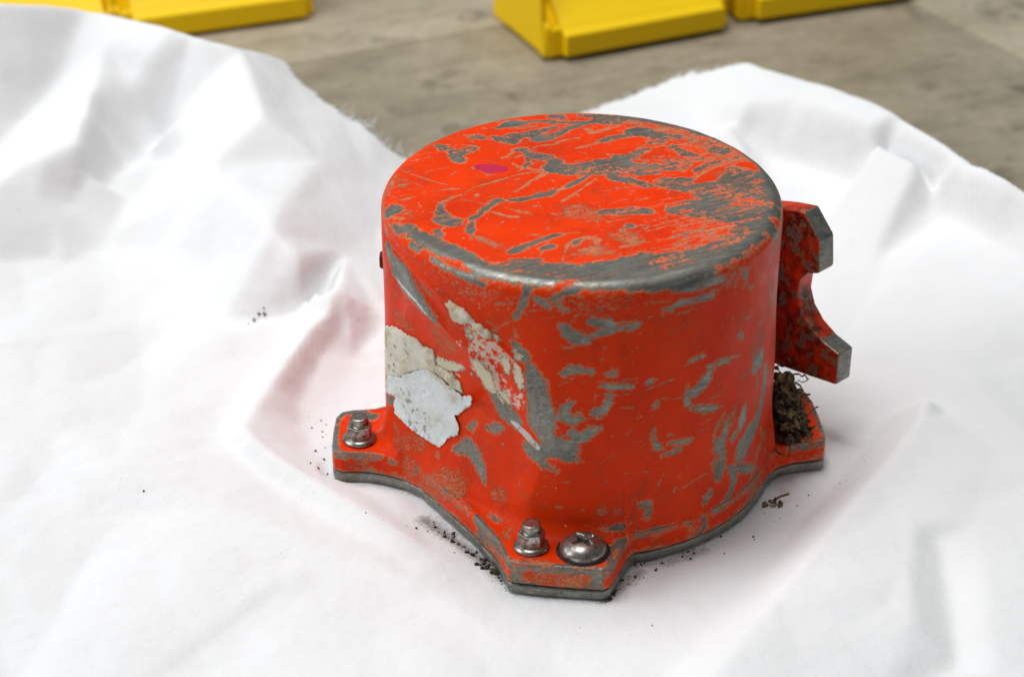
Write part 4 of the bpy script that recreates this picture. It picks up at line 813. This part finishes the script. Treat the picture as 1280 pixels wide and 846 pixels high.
# faint ironed-in creases
for (cx0,cy0,an,am) in [(-.25,.05,.5,.0009),(.22,.02,-.9,.0010),(-.1,-.19,.2,.0007),(.2,.17,.7,.001),(-.33,.2,1.1,.001),(.06,-.2,-.5,.0006)]:
    dd=(GX-cx0)*math.sin(an)-(GY-cy0)*math.cos(an)+.006*vnoise(GX*14,GY*14,0,21); ll=(GX-cx0)*math.cos(an)+(GY-cy0)*math.sin(an)
    Zc=Zc+away*am*np.exp(-np.abs(dd)/.006)*np.exp(-(ll/.08)**2)
thg=np.arctan2(GY,GX); ins=rad-outline(thg)
Zc=np.where(ins<.004,np.minimum(Zc,-.00045),Zc)
Zc=np.maximum(Zc,BZ+.0009)
def cz(x,y):
    fx=np.clip((np.asarray(x)-gx[0])/.002,0,len(gx)-1.001); fy=np.clip((np.asarray(y)-gy[0])/.002,0,len(gy)-1.001)
    i=fx.astype(int);j=fy.astype(int);u=fx-i;v=fy-j
    return Zc[j,i]*(1-u)*(1-v)+Zc[j,i+1]*u*(1-v)+Zc[j+1,i]*(1-u)*v+Zc[j+1,i+1]*u*v
OP=np.array(CLOTH_OUT,float)/1e4
# roughen the torn edges: resample outline with jitter
fr=set(CLOTH_FRAY); OPj=[]
for k in range(len(OP)):
    a,b=OP[k],OP[(k+1)%len(OP)]; n=max(1,int(np.linalg.norm(b-a)/.0012)) if (tuple(int(round(v)) for v in a*1e4) in fr and tuple(int(round(v)) for v in b*1e4) in fr) else 1
    nrm=np.array([-(b-a)[1],(b-a)[0]])/np.linalg.norm(b-a)
    for i in range(n): OPj.append(a+(b-a)*i/n+(nrm*(.0011*rng.standard_normal()+.002*math.sin(k+i*.13)) if n>1 else 0))
OPj=np.array(OPj)
CX,CY=(GX[:-1,:-1]+.001).ravel(),(GY[:-1,:-1]+.001).ravel()
inside=np.zeros(len(CX),bool)
for a,b in zip(OPj,np.roll(OPj,-1,0)):
    c=(a[1]>CY)!=(b[1]>CY)
    if not c.any(): continue
    xx=(b[0]-a[0])*(CY[c]-a[1])/(b[1]-a[1])+a[0]; idx=np.where(c)[0]; inside[idx[CX[c]<xx]]^=True
nxg=len(gx); J_,I_=np.meshgrid(np.arange(len(gy)-1),np.arange(len(gx)-1),indexing='ij'); base=(J_*nxg+I_).ravel()
Fq=np.stack([base,base+1,base+nxg+1,base+nxg],1)[inside]
used,inv=np.unique(Fq,return_inverse=True); Fq=inv.reshape(-1,4)
VX,VY=GX.ravel()[used],GY.ravel()[used]
# border vertices snap onto the torn edge
ed=np.sort(np.concatenate([Fq[:,[0,1]],Fq[:,[1,2]],Fq[:,[2,3]],Fq[:,[3,0]]]),1); key=ed[:,0].astype(np.int64)*len(used)+ed[:,1]
uk,cn=np.unique(key,return_counts=True); bk=uk[cn==1]; bv=np.unique(np.concatenate([bk//len(used),bk%len(used)]))
FRY=OPj
for v in bv:
    d=np.hypot(FRY[:,0]-VX[v],FRY[:,1]-VY[v]); k=d.argmin()
    if d[k]<.004: VX[v],VY[v]=FRY[k]
VZ=cz(VX,VY)
cl=link("cloth",mesh_np("cloth",np.stack([VX,VY,VZ],1),Fq),M['cloth'])
soil=np.zeros(len(VX))
for (ln,spread,cnt,sz) in CRUMB_LINES:
    if cnt<28: continue
    d=seg_d(VX,VY,[(a/1e4,b/1e4) for a,b in ln]); soil=np.maximum(soil,min(1,cnt*sz/45)*np.exp(-(d/(.0022+spread*.00012))**2))
rv=np.hypot(VX,VY); dv_=rv-outline(np.arctan2(VY,VX)); soil=np.maximum(soil,.6*np.exp(-np.maximum(dv_,0)/.0018)*(dv_<.03)*(.5+.5*vnoise(VX*90,VY*90,0,8)))
cl.data.attributes.new('soil','FLOAT','POINT').data.foreach_set('value',soil.astype(np.float32))
so=cl.modifiers.new("thickness",'SOLIDIFY'); so.thickness=.0004; so.offset=-1
tag(cl,"crumpled white cotton cloth spread over the bench under the red canister","cloth")
# loose threads on the torn edges
bm=bmesh.new()
frl=np.array(CLOTH_FRAY,float)/1e4
def thread(p0,dirn,L,w=.00022):
    pts=[]; d=Vector(dirn); p=Vector(p0); ph=random.random()*6
    for i in range(6):
        pts.append(p.copy()); d=(d+Vector((random.uniform(-.5,.5),random.uniform(-.5,.5),random.uniform(-.25,.4)))).normalized(); p=p+d*L/5
    prev=None
    for i,q_ in enumerate(pts):
        ww=w*(1-.12*i); ring=[bm.verts.new(q_+Vector((ww*math.cos(a),ww*.5*math.sin(a),ww*math.sin(a)))) for a in(0,2.1,4.2)]
        if prev: 
            for k in range(3): bm.faces.new((prev[k],prev[(k+1)%3],ring[(k+1)%3],ring[k]))
        prev=ring
segs=[(3,8,55,.0085),(11,14,60,.0030)]
for a,b,n,L in segs:
    for i in range(n):
        u=random.uniform(a,b-.001) if a==11 else a+(b-a-.001)*random.random()**.6; k=int(u); p=frl[k]+(frl[k+1]-frl[k])*(u-k); dv=frl[k+1]-frl[k]; nrm=np.array([-dv[1],dv[0]])/np.linalg.norm(dv)
        p=p-nrm*.001
        thread((p[0],p[1],float(cz(p[0],p[1]))+.0001),(nrm[0],nrm[1],.3),L*random.uniform(.3,1.1))
ft=from_bm("frayed_threads",bm,M['cloth'],cl,smooth=True); tag(ft,"loose threads along the torn cloth edge",kind="stuff")

# ================================================================ canister
can=empty("metal_canister"); tag(can,"dented red painted metal canister with scraped lid and bolted flange standing on the cloth","canister")
th=np.concatenate([np.linspace(-195,25,900,endpoint=False),np.linspace(25,165,150,endpoint=False)])
th=np.radians(th); nt=len(th)
ro=outline(th); rows=[]
ztop=HT-RF
wall_=wall(th,np.full(nt,ZF)); addw=(ro-.0003-wall_)*sst(.0045,.0025,ro-wall_)
def hwall(th_,z): return wall(th_,z)+addw*sst(.040,ZF,z)
rw0=hwall(th,np.full(nt,ZF)); Lg=np.maximum(ro-rw0,.0002); rf=np.clip((Lg-.0012)*.55,.0001,.0065); ke=np.clip(Lg/.004,.05,1)
_k=np.exp(-(np.arange(-24,25)/10.0)**2); _k/=_k.sum(); rf=np.minimum(rf,np.convolve(np.pad(rf,24,mode='wrap'),_k,'valid'))
def row(r,z): rows.append(np.stack([r*np.cos(th),r*np.sin(th),np.broadcast_to(z,r.shape)],1))
for dr,z in((.0004,ZP+.0003),(0,ZP+.0007),(0,ZF-.0048),(0.00005,ZF-.0024),(.0001,ZF-.0012),(.0004,ZF-.0004)): row(ro-dr*ke,z)
r_in=rw0+rf; rs=ro-np.minimum(.0010,.3*Lg)
for u in np.linspace(0,1,44): row(rs+(np.minimum(r_in,rs-2e-6)-rs)*u,ZF+.00015*vnoise(np.cos(th)*9,np.sin(th)*9,u*3)*u)
for u in np.linspace(.08,1,12):
    a=u*math.pi/2; zz=ZF+rf*(1-math.cos(a)); row(hwall(th,zz)+rf*(1-math.sin(a)),zz)
z0=ZF+rf
for u in np.linspace(0,1,275)[1:]: 
    zz=z0+(ztop-z0)*u; row(hwall(th,zz),zz)
rt=wall(th,np.full(nt,ztop))
for a in np.linspace(0,math.pi/2,17)[1:]: row(rt-RF+RF*math.cos(a)+.0002*vnoise(np.cos(th)*14,np.sin(th)*14,a)*math.sin(a),np.full(nt,ztop+RF*math.sin(a)))
for u in np.linspace(0,1,200)[1:]:
    rr=(rt-RF)*(1-u)+.0002*u; row(rr,HT+.0002*vnoise(rr*np.cos(th)*60,rr*np.sin(th)*60,0,4)*min(1,u*8)-.0007*math.sin(u*math.pi/2)*0)
V=np.concatenate(rows); nr=len(rows)
a_=np.arange(nr-1)[:,None]*nt+np.arange(nt)[None]; b_=np.arange(nr-1)[:,None]*nt+(np.arange(nt)[None]+1)%nt
Fq=np.stack([a_,b_,b_+nt,a_+nt],-1).reshape(-1,4)
hm=mesh_np("housing",V,Fq)
housing=link("housing",hm,M['housing'],can); tag(housing,"red painted dented shell scraped to bare metal")
def field(strokes,V):
    f=np.full(len(V),-6.0,np.float32); S=V*1e3
    for st in strokes:
        A=np.array(st,float)/100; lo=(A[:,:3]-A[:,3:]).min(0)-2.2; hi=(A[:,:3]+A[:,3:]).max(0)+2.2
        idx=np.where(((S>lo)&(S<hi)).all(1))[0]
        if len(idx)==0: continue
        Pp=S[idx]
        if len(A)==1: A=np.vstack([A,A+[.01,0,0,0]])
        best=np.full(len(idx),-6.0)
        for p,q_ in zip(A[:-1],A[1:]):
            d=q_[:3]-p[:3]; t=np.clip(((Pp-p[:3])@d)/max(d@d,1e-9),0,1); dist=np.linalg.norm(Pp-p[:3]-t[:,None]*d,axis=1)
            best=np.maximum(best,p[3]+(q_[3]-p[3])*t-dist)
        f[idx]=np.maximum(f[idx],best)
    return f
fm=field(WEAR['m'],V)
# random light scratches on the lid and wall, beyond those traced
extra=[]
for i in range(150):
    x,y=rng.uniform(-70,70,2)
    if math.hypot(x,y)>68: continue
    an=.45+rng.normal(0,.35); L=rng.uniform(3,16)*rng.random()
    p=[(x+L*t*math.cos(an),y+L*t*math.sin(an)+.6*math.sin(t*3+i),HT*1000) for t in(-.5,0,.5)]
    if max(math.hypot(a,b) for a,b,_ in p)<71: extra.append([(a*100,b*100,c*100,rng.uniform(6,16)) for a,b,c in p])
for i in range(90):
    t0=rng.uniform(-160,-5); z=rng.uniform(18,105); L=rng.uniform(1,7); an=rng.choice([.2,1.2])+rng.normal(0,.4)
    st=[]
    for k in(-.5,.5):
        tt_=math.radians(t0)+k*L*math.cos(an)/75; zz=(z+k*L*math.sin(an))/1000; r=float(wall(np.array(tt_),np.array(zz))); st.append((r*math.cos(tt_)*1e5,r*math.sin(tt_)*1e5,zz*1e5,rng.uniform(6,14)))
    extra.append(st)
# general scuffing: most on the right of the lid, along the rim and on the right flank
x_,z_=V[:,0]*1e3,V[:,2]*1e3; rad_=np.hypot(V[:,0],V[:,1])*1e3; ang_=np.degrees(np.arctan2(V[:,1],V[:,0]))
lid=z_>(HT-RF*.45)*1e3
gen=np.where(lid,-2.0+1.15*sst(-20,62,x_)+.5*sst(55,73,rad_),-2.6+1.0*sst(-55,-15,ang_)*(ang_<30)+1.3*sst(92,112,z_))
rov=np.tile(ro*1e3,nr); edge_=rov-rad_; ear=(np.tile(Lg*1e3,nr)>6)
gen=np.where((z_<ZF*1e3+.6)&(z_>ZF*1e3-3.2)&(edge_<2.4),np.where(ear,.25,-.9),gen)
gen=np.where((z_<ZP*1e3+1.6),np.maximum(gen,-.5),gen)
gen=gen+.9*(z_<ZF*1e3+1)*vnoise(V[:,0]*160,V[:,1]*160,V[:,2]*160,16)+.5*vnoise(V[:,0]*55,V[:,1]*55,V[:,2]*55,6)
fm=np.maximum(fm,gen)
fm=np.where(lid&(rad_<69),np.minimum(fm,.55-.35*sst(5,50,x_)+.6*vnoise(V[:,0]*70,V[:,1]*110,0,12)),fm)
fr_=field(WEAR['r'],V); fm=np.where(fr_>-1.2,np.minimum(fm,-fr_),fm)
F_={'wear':fm,'scr':field(WEAR['s']+extra,V),'spk':field(WEAR['k'],V),'vsp':field(WEAR['v'],V),'wht':field(WEAR['w'],V),'brn':field(WEAR['b'],V),'prp':field(WEAR['p'],V)}
for k,v in F_.items():
    at=hm.attributes.new(k,'FLOAT','POINT'); at.data.foreach_set('value',v.astype(np.float32))
# base plate: same outline, bare metal, small notch gap under the paint
tp=np.radians(np.linspace(-180,180,720,endpoint=False)); rp=outline(tp)
bm=bmesh.new(); prev=None
wob=.00025*vnoise(np.cos(tp)*20,np.sin(tp)*20,0,2)
for dr,z in((.0012,0.0),(.0004,.0004),(0,.0012),(0,.0034),(.0003,.0040),(.0010,.00425)):
    ring=[bm.verts.new(((r-dr+w_)*math.cos(t),(r-dr+w_)*math.sin(t),z)) for r,t,w_ in zip(rp,tp,wob)]
    if prev:
        for i in range(720): bm.faces.new((prev[i],prev[(i+1)%720],ring[(i+1)%720],ring[i]))
    else: bm.faces.new(ring[::-1])
    prev=ring
bm.faces.new(prev)
tag(from_bm("base_plate",bm,M['plate'],can,smooth=True),"bare grey metal plate under the red flange")
bm=bmesh.new(); ring0=[bm.verts.new(((r-.0022)*math.cos(t),(r-.0022)*math.sin(t),.0042)) for r,t in zip(rp[::4],tp[::4])]; ring1=[bm.verts.new(((r-.0022)*math.cos(t),(r-.0022)*math.sin(t),.0050)) for r,t in zip(rp[::4],tp[::4])]
for i in range(180): bm.faces.new((ring0[i],ring0[(i+1)%180],ring1[(i+1)%180],ring1[i]))
from_bm("dark_gap_strip",bm,M['black'],can,smooth=True)  # black strip standing in for the dark shade of the gap above the plate

# ---- bolts: flanged hex nut on a threaded stud
def hexnut(name,loc,rz,mat,parent,label):
    e=empty(name,loc,rz); e.parent=parent; e["label"]=label
    bm=bmesh.new(); lathe(bm,[(.0026,0),(.0064,0),(.0067,.0004),(.0066,.0011),(.0058,.0018),(.0050,.0021),(.0026,.0022)],40); from_bm("washer_flange",bm,mat,e,smooth=True)
    bm=bmesh.new()
    def hx(u,v,t): return (u,v,t)
    hexp=[(.0052*math.cos(math.radians(60*k)),.0052*math.sin(math.radians(60*k))) for k in range(6)]
    prism(bm,hexp,hx,.0017,.0070); top=[(u*.84,v*.84) for u,v in hexp]
    prism(bm,top,hx,.0070,.0077)
    from_bm("hex_nut",bm,mat,e,bevel=.0005,seg=2,angle=25)
    bm=bmesh.new(); prof=[(.0032,0)]
    z=.0072
    while z<.0096: prof+= [(.00365,z),(.0032,z+.0004)]; z+=.0008
    prof+=[(.0035,.0101),(.0031,.0105),(.0022,.01045),(0,.0103)]; lathe(bm,prof,28); from_bm("threaded_stud",bm,mat,e,smooth=True)
    return e
hexnut("flange_bolt",(-.0856,-.0092,ZF+.0001),.4,M['steel2'],can,"grimy hex nut and stud on the left ear")
hexnut("flange_bolt",(-.0190,-.0825,ZF+.0001),.15,M['steel'],can,"yellowed hex nut and stud on the front ear")
# ---- cross-head screw
sc=empty("pan_head_screw",(-.0002,-.0848,ZF+.0001)); sc.parent=can; sc["label"]="shiny domed cross-head screw beside the front nut"
bm=bmesh.new(); n=96; rowsn=26; Rh,Hh=.0089,.0056; prev=None
ct=bm.verts.new((0,0,Hh-.0022))
rings=[]
for k in range(1,rowsn+1):
    u=k/rowsn; r=Rh*u; ring=[]
    for i in range(n):
        a=2*math.pi*i/n; x,y=r*math.cos(a),r*math.sin(a); z=Hh*max(0,1-u**2.6)**.5*.92+.0004
        ca,sa=math.cos(.6),math.sin(.6); xr,yr=x*ca+y*sa,-x*sa+y*ca
        arm=min(max(abs(xr)-.0044,abs(yr)-.0015+.22*abs(xr)),max(abs(yr)-.0044,abs(xr)-.0015+.22*abs(yr)))
        dp=float(sst(.00035,-.00045,np.array(arm)))*(.0026-.35*r)
        ring.append(bm.verts.new((x,y,z-dp)))
    rings.append(ring)
for i in range(n): bm.faces.new((ct,rings[0][i],rings[0][(i+1)%n]))
for a,b in zip(rings[:-1],rings[1:]):
    for i in range(n): bm.faces.new((a[i],b[i],b[(i+1)%n],a[(i+1)%n]))
low=[bm.verts.new((Rh*.97*math.cos(2*math.pi*i/n),Rh*.97*math.sin(2*math.pi*i/n),-.0002)) for i in range(n)]
for i in range(n): bm.faces.new((rings[-1][i],low[i],low[(i+1)%n],rings[-1][(i+1)%n]))
sh=from_bm("screw_head",bm,M['steel2'],sc,smooth=True); sh.data.materials.append(M['black'])
for p in sh.data.polygons:
    x,y=p.center.x,p.center.y; ca,sa=math.cos(.6),math.sin(.6); xr,yr=abs(x*ca+y*sa),abs(-x*sa+y*ca)
    if min(max(xr-.0040,yr-.0012+.22*xr),max(yr-.0040,xr-.0012+.22*yr))<0: p.material_index=1
bm=bmesh.new(); lathe(bm,[(.0088,-.0001),(.0098,-.0001),(.0099,.0003),(.0088,.0004)],40); from_bm("grime_ring",bm,M['black'],sc,smooth=True)

# ---- saddle bracket, a plate set across the corner between two ears
nB=np.array([.70711,.70711]); uB=np.array([.70711,-.70711]); DB,TB=.080,.0092
prof=[(-20,22),(30,23),(53,25.3),(64.6,26.6),(64.9,40.6),(56.5,43.2),(49.8,47.2),(45,52.5),(42.6,59),(43.2,65.5),(46.5,69.8),(51.6,71.6),(52.6,73),(51.4,86),(43,95.4),(33,93.5),(20,90),(-20,88)]
bm=bmesh.new()
fs=prism(bm,prof,lambda u,v,t:(nB[0]*t+uB[0]*u/1000,nB[1]*t+uB[1]*u/1000,v/1000),DB,DB+TB)
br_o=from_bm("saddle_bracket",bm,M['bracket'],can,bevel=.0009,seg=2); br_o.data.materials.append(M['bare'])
for p in br_o.data.polygons:
    c=p.center; s=c.x*uB[0]+c.y*uB[1]
    if len(p.vertices)==4 and ((s>.0500 and abs(p.normal.z)<.45) or (.044<s<.05 and c.z>.088) or (s>.0565 and c.z<.0455 and c.z>.038)): p.material_index=1
br_o.modifiers["bevel"].harden_normals=False
tag(br_o,"forked red bracket with bare grey prong ends")
bm=bmesh.new()
prism(bm,[(-16,26),(22,26),(25,34),(25,80),(20,88),(-16,88)],lambda u,v,t:(nB[0]*t+uB[0]*u/1000,nB[1]*t+uB[1]*u/1000,v/1000),.064,DB+.001)
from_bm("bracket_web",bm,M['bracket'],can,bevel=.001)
# small dark tab poking out on the far left
bm=bmesh.new(); prism(bm,[(-4,-3.6),(-1,-5),(2.2,-3),(2.6,2),(.5,4.4),(-4,3)],lambda u,v,t:(-.0744+u*.62/1000,.010+t,.0835+v*.72/1000),-.0025,.0025); from_bm("rivet_tab",bm,M['tab'],can,bevel=.0006)

# ---- white film stuck in the dent, and the loose flake above it
def film(name,poly,lift,label,seed,step=1.1,thick=.0002,mat='film'):
    P=np.array([(math.radians(a)*75,z) for a,z in poly]); out=[]
    for p,q_ in zip(P,np.roll(P,-1,0)):
        L=np.linalg.norm(q_-p); m=max(1,int(L/.9))
        for k in range(m): out.append(p+(q_-p)*k/m+rng.normal(0,.24,2))
    out=np.array(out); xs=np.arange(P[:,0].min(),P[:,0].max(),step); zs=np.arange(P[:,1].min(),P[:,1].max(),step)
    inn=[]
    for x in xs:
        for z in zs:
            c=False
            for a,b in zip(out,np.roll(out,-1,0)):
                if (a[1]>z)!=(b[1]>z) and x<(b[0]-a[0])*(z-a[1])/(b[1]-a[1])+a[0]: c=not c
            if c and np.hypot(out[:,0]-x,out[:,1]-z).min()>.5: inn.append((x+rng.uniform(-.2,.2),z+rng.uniform(-.2,.2)))
    allp=[Vector((float(a),float(b))) for a,b in list(out)+inn]; nb_=len(out)
    r=delaunay_2d_cdt(allp,[],[list(range(nb_))],1,1e-5)
    vs_,fs_=r[0],r[2]
    vv=[]
    for p in vs_:
        t=p.x/75; z=p.y/1000; de=np.hypot(out[:,0]-p.x,out[:,1]-p.y).min()
        n_=float(vnoise(np.array(p.x*.55),np.array(p.y*.55),0,seed)); n2=float(vnoise(np.array(p.x*1.6),np.array(p.y*1.6),0,seed+2))
        h=thick*(1+.8*n_+.5*n2)*min(1,.35+de*.5)+lift(math.degrees(t),z*1000,de)
        rr=float(wall(np.array(t),np.array(z)))+max(h,.00012); vv.append((rr*math.cos(t),rr*math.sin(t),z))
    me=bpy.data.meshes.new(name); me.from_pydata(vv,[],[list(f) for f in fs_]); me.update()
    bm=bmesh.new(); bm.from_mesh(me); bmesh.ops.recalc_face_normals(bm,faces=bm.faces[:])
    cx_=sum((Vector((f.calc_center_median().x,f.calc_center_median().y,0)).dot(f.normal) for f in bm.faces))
    if cx_<0: bmesh.ops.reverse_faces(bm,faces=bm.faces[:])
    bm.to_mesh(me); bm.free()
    o=link(name,me,M[mat],can); s_=o.modifiers.new("thickness",'SOLIDIFY'); s_.thickness=.00018; s_.offset=1; o["label"]=label; return o
tipx,tipz=FILM_OUT[12]
film("residue_patch",PUTTY_OUT,lambda a,z,de:.0003*min(1,de/1.5),"beige gritty residue above the white film",5,.9,.00035,'putty')
film("peeling_film",FILM_OUT,lambda a,z,de:.0002+.0035*math.exp(-(((a-tipx)*1.3)**2+(z-tipz)**2)/30)+.0005*math.exp(-de/.6),"torn dirty white film stuck in the dent",3)
film("residue_flake",FLAKE_OUT,lambda a,z,de:.0009*min(1,de/1.6),"pale putty-like residue along the crease",8,.8,.0003,'putty')

# ================================================================ leaf litter and crumbs
def chunk(bm,c,s,flat=1.0,n=1):
    r=bmesh.ops.create_icosphere(bm,subdivisions=n,radius=1)
    rot=Matrix.Rotation(random.uniform(0,6.3),3,Vector((random.random()-.5,random.random()-.5,random.random()-.5)).normalized())
    sx,sy,sz=s*random.uniform(.6,1.3),s*random.uniform(.5,1.1),s*random.uniform(.5,.9)*flat
    for v in r['verts']:
        p=Vector((v.co.x*sx,v.co.y*sy,v.co.z*sz))*random.uniform(.7,1.25); v.co=Vector(c)+rot@p
def leafbit(bm,c,L,w):
    d=Vector((random.gauss(0,1),random.gauss(0,1),random.gauss(0,.6))).normalized(); s=d.cross(Vector((random.gauss(0,1),random.gauss(0,1),random.gauss(0,1)))).normalized(); up=d.cross(s)
    rows_=[]
    for k in range(6):
        u=k/5; ww=w*math.sin(math.pi*(.12+.8*u)); cc=Vector(c)+d*L*(u-.5)+up*L*.25*math.sin(u*3)*random.uniform(.5,1)
        rows_.append([bm.verts.new(cc-s*ww+up*ww*.5),bm.verts.new(cc),bm.verts.new(cc+s*ww+up*ww*.6)])
    for a,b in zip(rows_[:-1],rows_[1:]):
        for i in(0,1): bm.faces.new((a[i],a[i+1],b[i+1],b[i]))
def twig(bm,pts,w):
    prev=None
    for i,p in enumerate(pts):
        p=Vector(p); ring=[bm.verts.new(p+Vector((w*math.cos(a),w*math.sin(a)*.6,w*math.sin(a)))) for a in(0,1.57,3.14,4.71)]
        if prev:
            for k in range(4): bm.faces.new((prev[k],prev[(k+1)%4],ring[(k+1)%4],ring[k]))
        prev=ring
lit=empty("leaf_litter",(.083,.012,ZF)); tag(lit,"matted clump of dry leaves and soil wedged on the right ear under the bracket","leaf litter")
bm=bmesh.new()
for i in range(170):
    a=random.random(); x=.0775+random.uniform(-.002,.013)*(1-.5*a); y=.005+random.gauss(0,.008); z=ZF+.0005+.017*a**1.4*(1-max(0,(x-.079)/.020))
    if math.hypot(x,y)<.0765: x=math.sqrt(max(.0768**2-y*y,.00001))
    chunk(bm,(x,y,z),random.uniform(.001,.0032))
from_bm("soil_clump",bm,M['dirt'],lit,smooth=False)
bm=bmesh.new()
for i in range(120):
    a=random.random(); x=.0785+random.uniform(-.001,.014)*(1-.5*a); y=.001+random.gauss(0,.008); z=ZF+.0008+.021*a**1.4*(1-max(0,(x-.080)/.024))
    if math.hypot(x,y)<.077: x=math.sqrt(max(.0775**2-y*y,.00001))
    leafbit(bm,(x,y,z),random.uniform(.0025,.0070),random.uniform(.0005,.0015))
for i in range(70):
    p=Vector((.079+random.uniform(0,.007),.002+random.gauss(0,.008),ZF+.002+random.uniform(0,.015))); d=Vector((random.gauss(.3,.5),random.gauss(-.3,.5),random.gauss(.4,.5))).normalized(); pts=[]
    for k in range(7): pts.append(p.copy()); d=(d+Vector((random.gauss(-.05,.6),random.gauss(0,.6),random.gauss(-.12,.6)))).normalized(); p=p+d*.0017
    twig(bm,pts,random.uniform(.00015,.0004))
from_bm("dry_leaves",bm,M['litter'],lit,smooth=False)
for o in lit.children: o.location=-Vector(lit.location)
# one bigger crumb in front of the base plate
bm=bmesh.new(); c0=Vector((.0735,-.0335,.0008))
for dx,dy,dz,s in((0,0,.0003,.0016),(.0022,.0006,.0012,.0014),(.0036,-.0014,.0002,.0015),(-.0022,-.0012,0,.0013),(.0050,.0020,.0016,.0008),(.001,-.001,.0008,.0014)): chunk(bm,c0+Vector((dx,dy,dz)),s)
twig(bm,[c0,c0+Vector((.004,.001,.002)),c0+Vector((.0072,.0022,.0024))],.0004)
tag(from_bm("dirt_crumb",bm,M['litter'],None),"largest brown crumb of dirt lying beside the right front of the canister","dirt crumb")
bm=bmesh.new()
for (ln,spread,cnt,sz) in CRUMB_LINES:
    ln=np.array(ln)/1e4
    for i in range(cnt):
        u=random.random()*(len(ln)-1-1e-6); k=int(u); p=ln[k]+(ln[k+1]-ln[k])*(u-k)+rng.normal(0,spread*.00022,2)
        rr=math.hypot(*p); 
        if rr<float(outline(np.array([math.atan2(p[1],p[0])]))[0])+.0004: p=p*(float(outline(np.array([math.atan2(p[1],p[0])]))[0])+.0006)/rr
        s=sz*.00055*(.4+random.random()**3*1.8); chunk(bm,(p[0],p[1],float(cz(p[0],p[1]))+s*.3),s)
tag(from_bm("dirt_crumbs",bm,M['dirt'],None),"scattered dark specks of soil on the cloth around the canister base","dirt",None,"stuff")

# ================================================================ yellow storage bins
def make_bin(loc,rz,label,Wd=.112,Dp=.070,Hh_=.085):
    e=empty("storage_bin",loc,rz); tag(e,label,"storage bin",'yellow plastic bins standing at the back of the bench')
    t=.0022; lip=.0145
    bm=bmesh.new(); prism(bm,[(0,0),(Wd,0),(Wd,Dp),(0,Dp)],lambda u,v,w_:(u,v,w_),.0008,.003); from_bm("bin_floor",bm,M['yellow'],e,bevel=.0005)
    side=[(0,.001),(Dp,.001),(Dp,Hh_),(.020,Hh_),(.004,lip+.006),(0,lip+.004)]
    for x0 in(0,Wd-t):
        bm=bmesh.new(); prism(bm,side,lambda u,v,w_,x0=x0:(x0+w_,u,v),0,t); from_bm("side_wall",bm,M['yellow'],e,bevel=.0006)
        bm=bmesh.new(); xx=-.0016 if x0==0 else Wd-.0006; prism(bm,[(.0,.002),(.006,.002),(.0085,Hh_*.8),(.004,lip+.010)],lambda u,v,w_,xx=xx:(xx+w_,u,v),0,.0022); from_bm("corner_rib",bm,M['yellow'],e,bevel=.0005)
    bm=bmesh.new(); prism(bm,[(t,0.003),(Wd-t,.003),(Wd-t,Hh_),(t,Hh_)],lambda u,v,w_:(u,Dp-t+w_,v),0,t*.9); from_bm("back_wall",bm,M['yellow'],e,bevel=.0005)
    # hopper front: short upright lip, then a panel sloping back
    bm=bmesh.new(); prism(bm,[(-.0062,.0022),(-.0012,.0018),(-.0012,lip-.002),(.030,.036),(.030,.039),(-.001,lip+.0022),(-.0062,lip)],lambda u,v,w_:(w_,u,v),.009,Wd-.004); from_bm("hopper_front",bm,M['yellow'],e,bevel=.0010,seg=3)
    bm=bmesh.new(); prism(bm,[(-.001,.002),(.001,.002),(.001,lip+.004),(-.001,lip+.002)],lambda u,v,w_:(w_,u,v),t+.0003,Wd-t-.0003); from_bm("front_wall",bm,M['yellow'],e,bevel=.0004)
    return e
rzb=math.radians(21)
make_bin((-.0072,.4050,BZ+.0011),math.radians(25),"yellow plastic bin nearest the canister, at the centre back of the bench")
make_bin((.1030,.4600,BZ+.0011),rzb,"yellow plastic bin to the right of the centre bin, by the side ledge")
make_bin((-.2450,.4290,BZ+.0011),rzb,"yellow plastic bin on the back ledge behind the left mound of cloth")
make_bin((-.3508,.3884,BZ+.0011),rzb,"yellow plastic bin at the far left, almost hidden by the mound of cloth")
